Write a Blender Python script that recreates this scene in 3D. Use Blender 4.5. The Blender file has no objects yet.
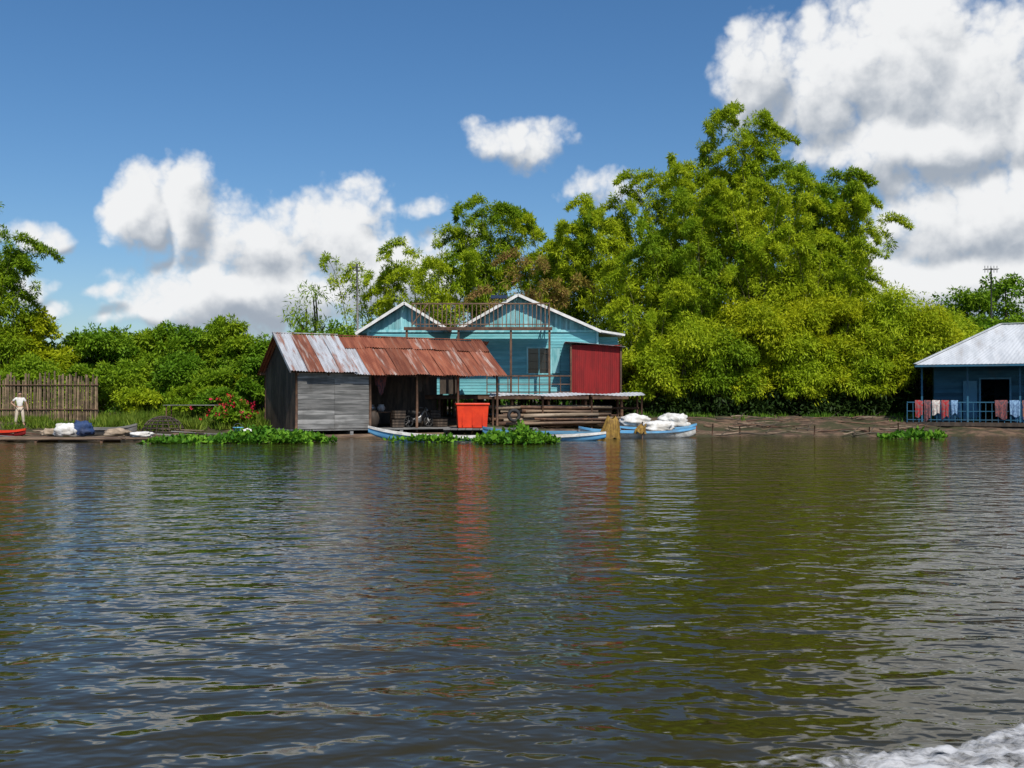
import bpy, math, random
import numpy as np
from mathutils import Vector, Matrix, Euler, noise as mnoise

random.seed(7)
scene = bpy.context.scene
scene.view_settings.view_transform = 'Standard'
scene.view_settings.look = 'None'
scene.view_settings.exposure = 0
COL = scene.collection
R = random.uniform

# ------------------------------------------------------------------ helpers
def link(o):
    COL.objects.link(o); return o

def thing(name, label, category, loc=(0,0,0), rz=0.0, group=None, kind=None):
    o = bpy.data.objects.new(name, None)
    o.empty_display_size = 0.3
    o.location = loc; o.rotation_euler = (0,0,rz)
    o["label"] = label; o["category"] = category
    if group: o["group"] = group
    if kind: o["kind"] = kind
    return link(o)

class MB:
    def __init__(s): s.v=[]; s.f=[]; s.m=[]
    def add(s, vs, fs, mi=0):
        b=len(s.v); s.v += [tuple(v) for v in vs]
        for f in fs: s.f.append(tuple(i+b for i in f)); s.m.append(mi)
    def box(s, c, size, rot=(0,0,0), mi=0):
        M = Euler(rot).to_matrix(); c=Vector(c); hx,hy,hz=[a/2 for a in size]
        vs=[c+M@Vector((x*hx,y*hy,z*hz)) for x in(-1,1) for y in(-1,1) for z in(-1,1)]
        s.add(vs,[(0,1,3,2),(4,6,7,5),(0,4,5,1),(2,3,7,6),(0,2,6,4),(1,5,7,3)],mi)
    def beam(s, p0, p1, w, h, mi=0):
        p0=Vector(p0); p1=Vector(p1); d=(p1-p0); L=d.length
        q=d.to_track_quat('X','Z').to_matrix(); c=(p0+p1)/2
        vs=[c+q@Vector((x*L/2,y*w/2,z*h/2)) for x in(-1,1) for y in(-1,1) for z in(-1,1)]
        s.add(vs,[(0,1,3,2),(4,6,7,5),(0,4,5,1),(2,3,7,6),(0,2,6,4),(1,5,7,3)],mi)
    def tube(s, pts, rad, n=8, mi=0, cap=True):
        pts=[Vector(p) for p in pts]
        if not hasattr(rad,'__len__'): rad=[rad]*len(pts)
        vs=[]; fs=[]
        for i,p in enumerate(pts):
            d=(pts[min(i+1,len(pts)-1)]-pts[max(i-1,0)]).normalized()
            a=Vector((0,0,1)) if abs(d.z)<0.9 else Vector((1,0,0))
            u=d.cross(a).normalized(); w=d.cross(u)
            for k in range(n):
                t=2*math.pi*k/n
                vs.append(p+(u*math.cos(t)+w*math.sin(t))*rad[i])
        for i in range(len(pts)-1):
            for k in range(n):
                fs.append((i*n+k,i*n+(k+1)%n,(i+1)*n+(k+1)%n,(i+1)*n+k))
        if cap:
            fs.append(tuple(range(n))); fs.append(tuple(len(vs)-1-k for k in range(n)))
        s.add(vs,fs,mi)
    def corr(s, o, u, v, lu, lv, period=0.18, amp=0.022, mi=0, rows=4, sag=0.01):
        o=Vector(o); u=Vector(u).normalized(); v=Vector(v).normalized(); n=u.cross(v)
        k=max(4,int(lu/period*6)); vs=[];fs=[]
        ph=R(0,6)
        for j in range(rows+1):
            for i in range(k+1):
                a=lu*i/k; b=lv*j/rows
                vs.append(o+u*a+v*b+n*(amp*math.sin(2*math.pi*a/period)+sag*math.sin(a*1.7+b*1.1+ph)))
        for j in range(rows):
            for i in range(k):
                q=j*(k+1)+i; fs.append((q,q+1,q+k+2,q+k+1))
        s.add(vs,fs,mi)

def mesh_obj(mb, name, mats, parent=None, smooth=False, loc=(0,0,0), rz=0, label=None, bevel=0):
    me=bpy.data.meshes.new(name); me.from_pydata(mb.v,[],mb.f)
    if not isinstance(mats,(list,tuple)): mats=[mats]
    for m in mats: me.materials.append(m)
    me.polygons.foreach_set('material_index', mb.m)
    if smooth: me.polygons.foreach_set('use_smooth',[True]*len(mb.f))
    me.update()
    o=bpy.data.objects.new(name,me); link(o)
    o.location=loc; o.rotation_euler=(0,0,rz)
    if parent: o.parent=parent
    if label: o["label"]=label
    if bevel:
        b=o.modifiers.new('bevel','BEVEL'); b.width=bevel; b.segments=2; b.limit_method='ANGLE'
    return o

def single(mb,name,label,category,mats,loc=(0,0,0),rz=0,smooth=False,group=None,kind=None,bevel=0):
    o=mesh_obj(mb,name,mats,None,smooth,loc,rz,label,bevel)
    o["category"]=category
    if group:o["group"]=group
    if kind:o["kind"]=kind
    return o

# ------------------------------------------------------------------ materials
def mix_rgb(nt,a,b,fac,blend='MIX'):
    n=nt.nodes.new('ShaderNodeMix'); n.data_type='RGBA'; n.blend_type=blend
    for sock,val in ((n.inputs[0],fac),(n.inputs[6],a),(n.inputs[7],b)):
        if isinstance(val,bpy.types.NodeSocket): nt.links.new(val,sock)
        elif isinstance(val,(int,float)): sock.default_value=val
        else: sock.default_value=(*val,1)
    return n.outputs[2]

def ramp(nt,src,lo,hi,vlo=0.0,vhi=1.0):
    n=nt.nodes.new('ShaderNodeMapRange'); n.interpolation_type='SMOOTHSTEP'
    nt.links.new(src,n.inputs[0]); n.inputs[1].default_value=lo; n.inputs[2].default_value=hi
    n.inputs[3].default_value=vlo; n.inputs[4].default_value=vhi
    return n.outputs[0]

def noise_tex(nt,vec,scale=(1,1,1),detail=5,rough=0.6,dist=0.0,rotz=0.0):
    mp=nt.nodes.new('ShaderNodeMapping'); mp.inputs['Scale'].default_value=scale
    mp.inputs['Rotation'].default_value=(0,0,rotz)
    nt.links.new(vec,mp.inputs['Vector'])
    n=nt.nodes.new('ShaderNodeTexNoise'); n.inputs['Scale'].default_value=1
    n.inputs['Detail'].default_value=detail; n.inputs['Roughness'].default_value=rough
    n.inputs['Distortion'].default_value=dist
    nt.links.new(mp.outputs[0],n.inputs['Vector'])
    return n.outputs['Fac']

def mat(name,c1,c2=None,scale=(3,3,3),rough=0.7,bump=0.01,contrast=(0.38,0.62),isl=0.0,dirt=0.35,
        dirtcol=(0.08,0.06,0.04),metal=0.0,spec=0.3,bscale=None,dirtscale=(0.9,0.9,0.9),dirtc=(0.5,0.75)):
    m=bpy.data.materials.new(name); m.use_nodes=True; nt=m.node_tree
    p=nt.nodes['Principled BSDF']; tc=nt.nodes.new('ShaderNodeTexCoord').outputs['Object']
    if c2 is None: c2=tuple(x*0.7 for x in c1)
    f=ramp(nt,noise_tex(nt,tc,scale,3),*contrast)
    col=mix_rgb(nt,c1,c2,f)
    if dirt>0:
        d=ramp(nt,noise_tex(nt,tc,dirtscale,4,0.65),dirtc[0],dirtc[1],0,dirt)
        col=mix_rgb(nt,col,dirtcol,d)
    if isl>0:
        g=nt.nodes.new('ShaderNodeNewGeometry').outputs['Random Per Island']
        v=ramp(nt,g,0,1,1-isl,1+isl*0.6)
        cc=nt.nodes.new('ShaderNodeCombineColor'); 
        for i in range(3): nt.links.new(v,cc.inputs[i])
        col=mix_rgb(nt,col,cc.outputs[0],1.0,'MULTIPLY')
    nt.links.new(col,p.inputs['Base Color'])
    p.inputs['Roughness'].default_value=rough; p.inputs['Metallic'].default_value=metal
    p.inputs['Specular IOR Level'].default_value=spec
    if bump:
        b=nt.nodes.new('ShaderNodeBump'); b.inputs['Strength'].default_value=0.6; b.inputs['Distance'].default_value=bump
        bs=bscale or tuple(s*3 for s in scale)
        nt.links.new(noise_tex(nt,tc,bs,3),b.inputs['Height']); nt.links.new(b.outputs[0],p.inputs['Normal'])
    return m

def leaf_mat(name,ca,cb,cc,trans=0.42,nscale=0.45):
    m=bpy.data.materials.new(name); m.use_nodes=True; nt=m.node_tree
    p=nt.nodes['Principled BSDF']; out=nt.nodes['Material Output']
    tc=nt.nodes.new('ShaderNodeTexCoord').outputs['Object']
    g=nt.nodes.new('ShaderNodeNewGeometry').outputs['Random Per Island']
    n=ramp(nt,noise_tex(nt,tc,(nscale,)*3,1),0.38,0.62)
    col=mix_rgb(nt,ca,cb,n); r2=ramp(nt,g,0.35,1.0)
    col=mix_rgb(nt,col,cc,r2)
    nt.links.new(col,p.inputs['Base Color']); p.inputs['Roughness'].default_value=0.6
    p.inputs['Specular IOR Level'].default_value=0.15
    t=nt.nodes.new('ShaderNodeBsdfTranslucent'); nt.links.new(col,t.inputs['Color'])
    mx=nt.nodes.new('ShaderNodeMixShader'); mx.inputs[0].default_value=trans
    nt.links.new(p.outputs[0],mx.inputs[1]); nt.links.new(t.outputs[0],mx.inputs[2]); nt.links.new(mx.outputs[0],out.inputs[0])
    return m

M_bamboo = leaf_mat('bamboo_leaves',(0.27,0.38,0.014),(0.45,0.52,0.020),(0.36,0.46,0.016))
M_bamboo2= leaf_mat('bamboo_leaves_dark',(0.18,0.30,0.014),(0.31,0.41,0.016),(0.23,0.35,0.014))
M_yellow = leaf_mat('yellow_green_leaves',(0.28,0.36,0.010),(0.46,0.49,0.014),(0.38,0.43,0.012))
M_dark   = leaf_mat('dark_green_leaves',(0.05,0.13,0.010),(0.11,0.20,0.012),(0.07,0.16,0.012),0.3)
M_mid    = leaf_mat('green_leaves',(0.11,0.23,0.012),(0.21,0.33,0.016),(0.15,0.28,0.012),0.35)
M_shade  = leaf_mat('painted_shade_leaves',(0.012,0.030,0.005),(0.024,0.048,0.007),(0.018,0.04,0.005),0.15)  # leaf green darkened in the colour itself, painting the shade under the grove
M_brownl = leaf_mat('dry_leaves',(0.30,0.22,0.05),(0.34,0.19,0.08),(0.24,0.26,0.03),0.35)
M_hya    = leaf_mat('hyacinth_leaves',(0.07,0.19,0.012),(0.15,0.31,0.02),(0.045,0.14,0.012),0.25,1.5)
M_grass  = leaf_mat('grass_blades',(0.11,0.18,0.015),(0.20,0.26,0.03),(0.08,0.14,0.01),0.3,1.0)
M_flower = leaf_mat('red_petals',(0.55,0.02,0.05),(0.7,0.04,0.12),(0.6,0.02,0.03),0.3)
M_bark   = mat('bark',(0.10,0.08,0.055),(0.05,0.04,0.03),(2,2,8))
M_palepole=mat('pale_grey_pole_wood',(0.34,0.32,0.29),(0.24,0.22,0.20),(2,2,8))
M_drift  = mat('driftwood',(0.26,0.19,0.13),(0.11,0.08,0.055),(2,2,8))
M_culm   = mat('bamboo_culm',(0.16,0.17,0.06),(0.09,0.08,0.03),(3,3,3))

M_greywood=mat('weathered_grey_planks',(0.25,0.245,0.235),(0.13,0.13,0.125),(0.8,6,9),isl=0.4,dirt=0.6,bump=0.01,dirtcol=(0.07,0.06,0.05))
M_darkwood=mat('dark_brown_planks',(0.085,0.062,0.045),(0.042,0.032,0.025),(4,4,1),isl=0.35,dirt=0.4)
M_brownwood=mat('brown_timber',(0.15,0.082,0.048),(0.08,0.045,0.03),(3,3,3),isl=0.25)
M_paleplank=mat('pale_timber',(0.36,0.28,0.20),(0.20,0.15,0.10),(1.2,5,5),isl=0.35)
M_log     =mat('log_wood',(0.24,0.165,0.105),(0.12,0.08,0.055),(1,6,6),isl=0.3)
M_teal    =mat('teal_clapboard',(0.12,0.38,0.42),(0.16,0.44,0.48),(1,4,4),isl=0.16,dirt=0.35,dirtcol=(0.09,0.22,0.25))
M_tealight=mat('pale_teal_slats',(0.27,0.55,0.58),(0.14,0.40,0.43),(4,4,1),isl=0.3,dirt=0.25,dirtcol=(0.1,0.2,0.2))
M_white   =mat('white_paint',(0.74,0.74,0.71),(0.60,0.60,0.57),(3,3,3),dirt=0.25,dirtcol=(0.3,0.27,0.22))
M_redmetal=mat('red_painted_metal',(0.25,0.012,0.012),(0.18,0.010,0.010),(5,5,0.7),rough=0.7,dirt=0.4,dirtcol=(0.10,0.015,0.012))
M_rust  =mat('rusty_sheet',(0.27,0.095,0.055),(0.16,0.055,0.033),(5,0.7,0.7),rough=0.8,isl=0.2,dirt=0.85,dirtcol=(0.42,0.36,0.32),dirtscale=(6,0.5,0.5),dirtc=(0.50,0.70))
M_rust2 =mat('deep_rusty_sheet',(0.17,0.050,0.028),(0.26,0.088,0.048),(4,0.6,0.6),rough=0.85,isl=0.3,dirt=0.7,dirtcol=(0.30,0.19,0.14),dirtscale=(7,0.4,0.4),dirtc=(0.55,0.68))
M_galv  =mat('grey_sheet_with_rust',(0.42,0.44,0.47),(0.30,0.30,0.31),(5,0.6,0.6),rough=0.5,isl=0.3,dirt=0.85,dirtcol=(0.24,0.10,0.06),dirtscale=(4,0.45,0.45),dirtc=(0.50,0.62))
M_roofw =mat('pale_corrugated_sheet',(0.52,0.54,0.56),(0.42,0.44,0.46),(2,0.5,0.5),rough=0.6,dirt=0.6,dirtcol=(0.30,0.27,0.25),dirtscale=(1.5,0.4,0.4))
M_bluedk=mat('blue_house_boards',(0.022,0.10,0.17),(0.034,0.13,0.21),(1,4,4),isl=0.3,dirt=0.4)
M_bluelt=mat('light_blue_paint',(0.07,0.22,0.36),(0.10,0.27,0.42),(2,2,2),dirt=0.4)
M_boatblue=mat('boat_blue_paint',(0.11,0.34,0.60),(0.17,0.43,0.67),(1,4,4),dirt=0.6,dirtcol=(0.17,0.16,0.14),rough=0.5)
M_boatin=mat('boat_inside_wood',(0.16,0.12,0.08),(0.09,0.07,0.05),(1,5,5))
M_orange=mat('orange_paint',(0.42,0.11,0.035),(0.30,0.07,0.02),(2,4,4),dirt=0.6)
M_redbin=mat('red_plastic',(0.70,0.050,0.014),(0.60,0.04,0.012),(2,2,2),rough=0.45,dirt=0.2,dirtcol=(0.2,0.03,0.02))
M_black =mat('black_rubber',(0.015,0.015,0.015),(0.03,0.03,0.03),(6,6,6))
M_glass =mat('dark_window_glass',(0.015,0.02,0.022),(0.025,0.03,0.035),(1,1,1),rough=0.08,bump=0,dirt=0.0,spec=0.5)
M_tarp  =mat('white_sacking',(0.70,0.69,0.66),(0.50,0.48,0.44),(3,3,3),dirt=0.4,dirtcol=(0.35,0.28,0.2),bump=0.04)
M_bluetarp=mat('blue_sacking',(0.03,0.06,0.15),(0.02,0.04,0.10),(3,3,3),bump=0.03)
M_net   =mat('ochre_net',(0.30,0.18,0.035),(0.16,0.09,0.02),(14,14,5),bump=0.03,bscale=(30,30,30))
M_skin  =mat('skin',(0.42,0.25,0.17),(0.38,0.22,0.15),(8,8,8),dirt=0,bump=0.001,rough=0.55)
M_hair  =mat('black_hair',(0.012,0.010,0.009),(0.02,0.016,0.014),(20,20,20),dirt=0)
M_shirt =mat('pale_shirt_cloth',(0.72,0.70,0.66),(0.62,0.59,0.54),(6,6,6),dirt=0.1)
M_trous =mat('tan_trousers_cloth',(0.62,0.52,0.40),(0.52,0.43,0.33),(6,6,6),dirt=0.1)
M_grey =mat('grey_metal',(0.25,0.25,0.25),(0.15,0.15,0.15),(4,4,4),rough=0.4,metal=0.6)
M_solar=mat('solar_panel',(0.02,0.03,0.07),(0.03,0.04,0.09),(4,4,4),rough=0.2,dirt=0,bump=0)
def cloth(name,a,b,s=(14,14,6)): return mat(name,a,b,s,rough=0.85,dirt=0.1,contrast=(0.47,0.53),bump=0.004)
M_cl=[cloth('red_patterned_cloth',(0.34,0.02,0.025),(0.20,0.10,0.10)),cloth('pink_cloth',(0.42,0.15,0.20),(0.22,0.05,0.10)),
      cloth('orange_checked_cloth',(0.32,0.12,0.04),(0.06,0.05,0.10)),cloth('pale_blue_cloth',(0.20,0.34,0.50),(0.10,0.18,0.32)),
      cloth('white_towel',(0.56,0.54,0.50),(0.40,0.30,0.28)),cloth('brown_sarong',(0.08,0.05,0.06),(0.22,0.07,0.07))]

# ------------------------------------------------------------------ world
SUN=Vector((0.30,-0.80,0.0)).normalized()*math.cos(math.radians(50)); SUN.z=math.sin(math.radians(50))
world=bpy.data.worlds.new("World"); scene.world=world; world.use_nodes=True
nt=world.node_tree; nt.nodes.clear()
world.cycles.sampling_method='MANUAL'; world.cycles.sample_map_resolution=256
def cloud_group():
    g=bpy.data.node_groups.new('cloud_field','ShaderNodeTree')
    g.interface.new_socket('Vector',in_out='INPUT',socket_type='NodeSocketVector')
    g.interface.new_socket('Density',in_out='OUTPUT',socket_type='NodeSocketFloat')
    g.interface.new_socket('Mass',in_out='OUTPUT',socket_type='NodeSocketFloat')
    gi=g.nodes.new('NodeGroupInput'); go=g.nodes.new('NodeGroupOutput')
    L=g.links.new
    def ma(op,a,b=None,c=None):
        n=g.nodes.new('ShaderNodeMath'); n.operation=op
        for i,x in enumerate((a,b,c)):
            if x is None: continue
            if isinstance(x,(int,float)): n.inputs[i].default_value=x
            else: L(x,n.inputs[i])
        return n.outputs[0]
    def vm(op,a,b=None):
        n=g.nodes.new('ShaderNodeVectorMath'); n.operation=op
        for i,x in enumerate((a,b)):
            if x is None: continue
            if isinstance(x,tuple): n.inputs[i].default_value=x
            else: L(x,n.inputs[i])
        return n
    vec=gi.outputs[0]
    sep=g.nodes.new('ShaderNodeSeparateXYZ'); L(vec,sep.inputs[0])
    x,y,z=sep.outputs
    az=ma('ARCTAN2',x,y); hyp=ma('SQRT',ma('ADD',ma('MULTIPLY',x,x),ma('MULTIPLY',y,y)))
    el=ma('ARCTAN2',z,hyp)
    cb=g.nodes.new('ShaderNodeCombineXYZ'); L(az,cb.inputs[0]); L(el,cb.inputs[1])
    def ntex(s,d,r):
        n=g.nodes.new('ShaderNodeTexNoise'); L(vec,n.inputs['Vector']); n.inputs['Scale'].default_value=s
        n.inputs['Detail'].default_value=d; n.inputs['Roughness'].default_value=r; return n
    wn=ntex(13,1,0.5)
    w=vm('MULTIPLY',vm('SUBTRACT',wn.outputs['Color'],(0.5,0.5,0.5)).outputs[0],(0.07,0.045,0.0)).outputs[0]
    p=vm('ADD',cb.outputs[0],w).outputs[0]
    # azimuth tangent, slope, half width, half height in thousandths; peak density
    B=[(250,332,54,56,1),(330,325,85,78,1),(395,350,100,88,1),(480,325,110,92,1),(400,255,140,42,1),(540,270,110,80,1),
       (490,185,100,62,1.0),(415,180,75,50,.85),(450,120,170,50,.9),(540,120,100,60,1),(430,222,90,30,.7),
       (8,257,66,30,.8),(85,222,55,26,.6),(110,205,40,30,.5),
       (-378,188,34,55,1),(-322,192,46,58,1),(-262,160,70,58,.9),(-170,170,74,56,.95),(-92,196,34,16,.6),(-270,105,150,50,.9),(-130,130,110,60,.9),(-340,95,90,30,.8),
       (-470,168,42,20,.85),(-490,118,48,28,.9),(-452,94,26,18,.8),(-412,110,34,11,.65)]
    acc=None
    for (u,v,ru,rv,pk) in B:
        u,v,ru,rv=u/1000,v/1000,ru/1000,rv/1000
        a=math.atan(u); k=math.cos(a); e=math.atan(v*k)
        s=vm('MULTIPLY',vm('SUBTRACT',p,(a,e,0)).outputs[0],(1/(ru*k*k+1e-6),1/(rv*k),0)).outputs[0]
        q=ma('SUBTRACT',pk,vm('DOT_PRODUCT',s,s).outputs['Value'])
        acc=q if acc is None else ma('SMOOTH_MAX',acc,q,0.4)
    acc=ma('MAXIMUM',acc,-2.0)
    f=ntex(17,8,0.58)
    f2=ntex(36,3,0.5)
    bil=ma('ABSOLUTE',ma('SUBTRACT',f2.outputs[0],0.5))
    d=ma('ADD',acc,ma('MULTIPLY',ma('SUBTRACT',f.outputs[0],0.5),2.2))
    d=ma('ADD',d,ma('MULTIPLY',bil,1.8))
    L(d,go.inputs[0]); L(acc,go.inputs[1])
    return g
CG=cloud_group()
tc=nt.nodes.new('ShaderNodeTexCoord').outputs['Generated']
def cf(off):
    a=nt.nodes.new('ShaderNodeVectorMath'); a.operation='ADD'; nt.links.new(tc,a.inputs[0]); a.inputs[1].default_value=off
    n=nt.nodes.new('ShaderNodeGroup'); n.node_tree=CG; nt.links.new(a.outputs[0],n.inputs[0]); return n.outputs
def wm(op,a,b):
    n=nt.nodes.new('ShaderNodeMath'); n.operation=op
    for i,x in enumerate((a,b)):
        if isinstance(x,(int,float)): n.inputs[i].default_value=x
        else: nt.links.new(x,n.inputs[i])
    return n.outputs[0]
A0=cf((0,0,0)); A1=cf((-0.007,0,0.018)); D0=A0[0]
lit=wm('ADD',wm('MULTIPLY',wm('SUBTRACT',A0[0],A1[0]),0.42),wm('MULTIPLY',wm('SUBTRACT',A0[1],A1[1]),1.5))
lit=wm('ADD',lit,0.56)
litr=ramp(nt,lit,-0.05,0.90)
alpha=ramp(nt,D0,0.02,0.80)
sky=nt.nodes.new('ShaderNodeTexSky'); sky.sky_type='NISHITA'; sky.sun_disc=False
sky.sun_elevation=math.radians(50); sky.sun_rotation=math.atan2(SUN.x,SUN.y)
sky.air_density=1.0; sky.dust_density=1.0; sky.ozone_density=4.5; sky.altitude=0
hs=nt.nodes.new('ShaderNodeHueSaturation'); hs.inputs['Saturation'].default_value=1.20; hs.inputs['Value'].default_value=0.93
nt.links.new(sky.outputs[0],hs.inputs['Color'])
b1=nt.nodes.new('ShaderNodeBackground'); nt.links.new(hs.outputs[0],b1.inputs[0]); b1.inputs[1].default_value=0.12
b2=nt.nodes.new('ShaderNodeBackground'); nt.links.new(mix_rgb(nt,(0.36,0.41,0.48),(0.88,0.89,0.90),litr),b2.inputs[0]); b2.inputs[1].default_value=1.0
ms=nt.nodes.new('ShaderNodeMixShader'); nt.links.new(alpha,ms.inputs[0]); nt.links.new(b1.outputs[0],ms.inputs[1]); nt.links.new(b2.outputs[0],ms.inputs[2])
wo=nt.nodes.new('ShaderNodeOutputWorld'); nt.links.new(ms.outputs[0],wo.inputs[0])

sd=bpy.data.lights.new('sun','SUN'); sd.energy=4.7; sd.angle=math.radians(0.5); sd.color=(1.0,0.95,0.87)
so=bpy.data.objects.new('sun',sd); link(so); so.location=(20,-20,40)
so.rotation_euler=(-SUN).to_track_quat('-Z','Y').to_euler()

cam=bpy.data.cameras.new('camera'); cam.lens=35.156; cam.sensor_width=36; cam.clip_end=6000; cam.clip_start=0.1
co=bpy.data.objects.new('camera',cam); link(co); co.location=(0,0,1.8); co.rotation_euler=(math.radians(90.917),0,0)
scene.camera=co

# ------------------------------------------------------------------ ground & water
def sstep(a,b,x):
    t=min(1,max(0,(x-a)/(b-a))); return t*t*(3-2*t)
def edge(x):
    e=49.5 - 5.0*sstep(-8,-17,x)*1.0
    e+= 0.5*math.sin(x*0.6)+0.35*math.sin(x*1.7+1)+0.2*math.sin(x*3.9)
    return e
def gh(x,y):
    t=y-edge(x); left=sstep(-8,-14,x)
    top=0.80-0.12*left; run=8+3*left
    h=-0.8+ 0.82*sstep(-3,0.3,t)+(top*sstep(0,run,t)**0.8 if t>0 else 0)
    if t>-1 and y<120: h+=0.12*mnoise.noise(Vector((x*0.7,y*0.7,0)))+0.09*mnoise.noise(Vector((x*2.3,y*2.3,3)))
    return h
xs=[-3000,-600,-200,-90]+list(np.arange(-60,60.1,0.4))+[90,200,600,3000]
ys=[34,38]+list(np.arange(40,62,0.35))+list(range(62,90,3))+[100,140,200,400,800,2000,4000]
mb=MB(); vs=[(x,y,gh(x,y)) for y in ys for x in xs]; nx=len(xs)
mb.add(vs,[(j*nx+i,j*nx+i+1,(j+1)*nx+i+1,(j+1)*nx+i) for j in range(len(ys)-1) for i in range(nx-1)])
M_mud=mat('mud_bank',(0.165,0.105,0.066),(0.070,0.045,0.030),(1.6,1.6,1.6),rough=0.9,bump=0.15,bscale=(4,4,4),dirt=0.85,dirtcol=(0.035,0.040,0.014),dirtscale=(0.6,0.6,0.6),dirtc=(0.44,0.58))
g=mesh_obj(mb,'ground',M_mud,smooth=True); g["kind"]="structure"

mw=bpy.data.materials.new('river_water'); mw.use_nodes=True; wn=mw.node_tree
p=wn.nodes['Principled BSDF']; p.inputs['Base Color'].default_value=(0.030,0.024,0.006,1); p.inputs['Roughness'].default_value=0.06
p.inputs['IOR'].default_value=1.33
wtc=wn.nodes.new('ShaderNodeTexCoord').outputs['Object']
def wmul(n,s):
    a=wn.nodes.new('ShaderNodeMath'); a.operation='MULTIPLY'; wn.links.new(n,a.inputs[0]); a.inputs[1].default_value=s; return a.outputs[0]
def wadd(x,y):
    a=wn.nodes.new('ShaderNodeMath'); a.operation='ADD'; wn.links.new(x,a.inputs[0]); wn.links.new(y,a.inputs[1]); return a.outputs[0]
h1=noise_tex(wn,wtc,(1.7,2.5,1),1.5,0.45,0.4,0.2)
h2=noise_tex(wn,wtc,(6,8.5,1),1,0.5,0.3,-0.3)
h3=noise_tex(wn,wtc,(0.35,0.7,1),1,0.5,0.3,0.1)
h=wadd(wadd(wmul(h1,0.060),wmul(h2,0.012)),wmul(h3,0.06))
b=wn.nodes.new('ShaderNodeBump'); b.inputs['Strength'].default_value=1.0; b.inputs['Distance'].default_value=0.85
wn.links.new(h,b.inputs['Height']); wn.links.new(b.outputs[0],p.inputs['Normal'])
mb=MB(); mb.add([(-3000,-3000,0),(3000,-3000,0),(3000,56,0),(-3000,56,0)],[(0,1,2,3)])
w=mesh_obj(mb,'water',mw); w["kind"]="structure"

# foam of the boat wake
nxf,nyf=220,110; X0,X1,Y0,Y1=0.2,4.6,3.4,5.75
vv=[];fa=[]
for j in range(nyf):
    for i in range(nxf):
        x=X0+(X1-X0)*i/(nxf-1); y=Y0+(Y1-Y0)*j/(nyf-1)
        yl=4.95+0.17*max(0,x-1.25)**1.25*1.9 + 0.06*math.sin(x*5)
        yl=min(yl,5.55)
        dd=yl-y
        msk=sstep(-0.05,0.12,dd)*sstep(0.9,1.8,x)*1.0
        msk=max(msk, 0.72*sstep(0.10,0.0,abs(dd-0.02))*sstep(0.25,0.6,x))
        n1=mnoise.fractal(Vector((x*5,y*7,0)),1.0,2.0,5)
        z=0.006+msk*(0.03+0.035*n1)+0.02*msk*mnoise.noise(Vector((x*22,y*22,1)))
        vv.append((x,y,max(0.004,z))); fa.append(msk)
mb=MB(); mb.add(vv,[(j*nxf+i,j*nxf+i+1,(j+1)*nxf+i+1,(j+1)*nxf+i) for j in range(nyf-1) for i in range(nxf-1)])
mf=bpy.data.materials.new('foam'); mf.use_nodes=True; fn=mf.node_tree; p=fn.nodes['Principled BSDF']
p.inputs['Base Color'].default_value=(0.50,0.50,0.50,1); p.inputs['Roughness'].default_value=0.5
at=fn.nodes.new('ShaderNodeAttribute'); at.attribute_name='foam'
ftc=fn.nodes.new('ShaderNodeTexCoord').outputs['Object']
nn=noise_tex(fn,ftc,(4.5,8,4),9,0.68,0.8)
a=fn.nodes.new('ShaderNodeMath'); a.operation='ADD'; fn.links.new(nn,a.inputs[0])
a2=fn.nodes.new('ShaderNodeMath'); a2.operation='MULTIPLY'; fn.links.new(at.outputs['Fac'],a2.inputs[0]); a2.inputs[1].default_value=0.55
fn.links.new(a2.outputs[0],a.inputs[1])
al=ramp(fn,a.outputs[0],0.84,1.18); fn.links.new(al,p.inputs['Alpha'])
fo=single(mb,'wake_foam','white churned foam of a boat wake on brown water','foam',mf,smooth=True,kind='stuff')
ca=fo.data.attributes.new('foam','FLOAT','POINT'); ca.data.foreach_set('value',fa)

# ------------------------------------------------------------------ foliage
def leaf_quads(C,Rr,per,L,W,rng,droop=0.5,flat=0.8,pw=0.45,outb=0.8):
    C=np.repeat(np.asarray(C,float),per,0); Rr=np.repeat(np.asarray(Rr,float),per)
    n=len(C)
    u=rng.normal(size=(n,3)); u/=np.linalg.norm(u,axis=1)[:,None]
    r=Rr*rng.random(n)**pw
    pos=C+u*r[:,None]*np.array([1,1,flat])
    d=u*outb+rng.normal(size=(n,3))*0.5; d[:,2]-=droop; d/=np.linalg.norm(d,axis=1)[:,None]
    s=np.cross(d,np.array([0,0,1.0]))+rng.normal(size=(n,3))*0.45
    s-=d*np.sum(s*d,1)[:,None]; s/=np.linalg.norm(s,axis=1)[:,None]+1e-9
    Li=(L*(0.6+0.8*rng.random(n)))[:,None]; Wi=(W*(0.7+0.6*rng.random(n)))[:,None]
    q=np.empty((n,4,3)); q[:,0]=pos; q[:,1]=pos+d*Li*0.45+s*Wi/2; q[:,2]=pos+d*Li; q[:,3]=pos+d*Li*0.45-s*Wi/2
    return q
def quads_obj(q,name,m,parent=None,loc=(0,0,0)):
    n=len(q); me=bpy.data.meshes.new(name)
    me.vertices.add(4*n); me.vertices.foreach_set('co',q.reshape(-1).astype(np.float32))
    me.loops.add(4*n); me.loops.foreach_set('vertex_index',np.arange(4*n,dtype=np.int32))
    me.polygons.add(n); me.polygons.foreach_set('loop_start',np.arange(0,4*n,4,dtype=np.int32))
    me.materials.append(m); me.update(calc_edges=True)
    o=bpy.data.objects.new(name,me); link(o); o.parent=parent; o.location=loc
    return o

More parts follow.
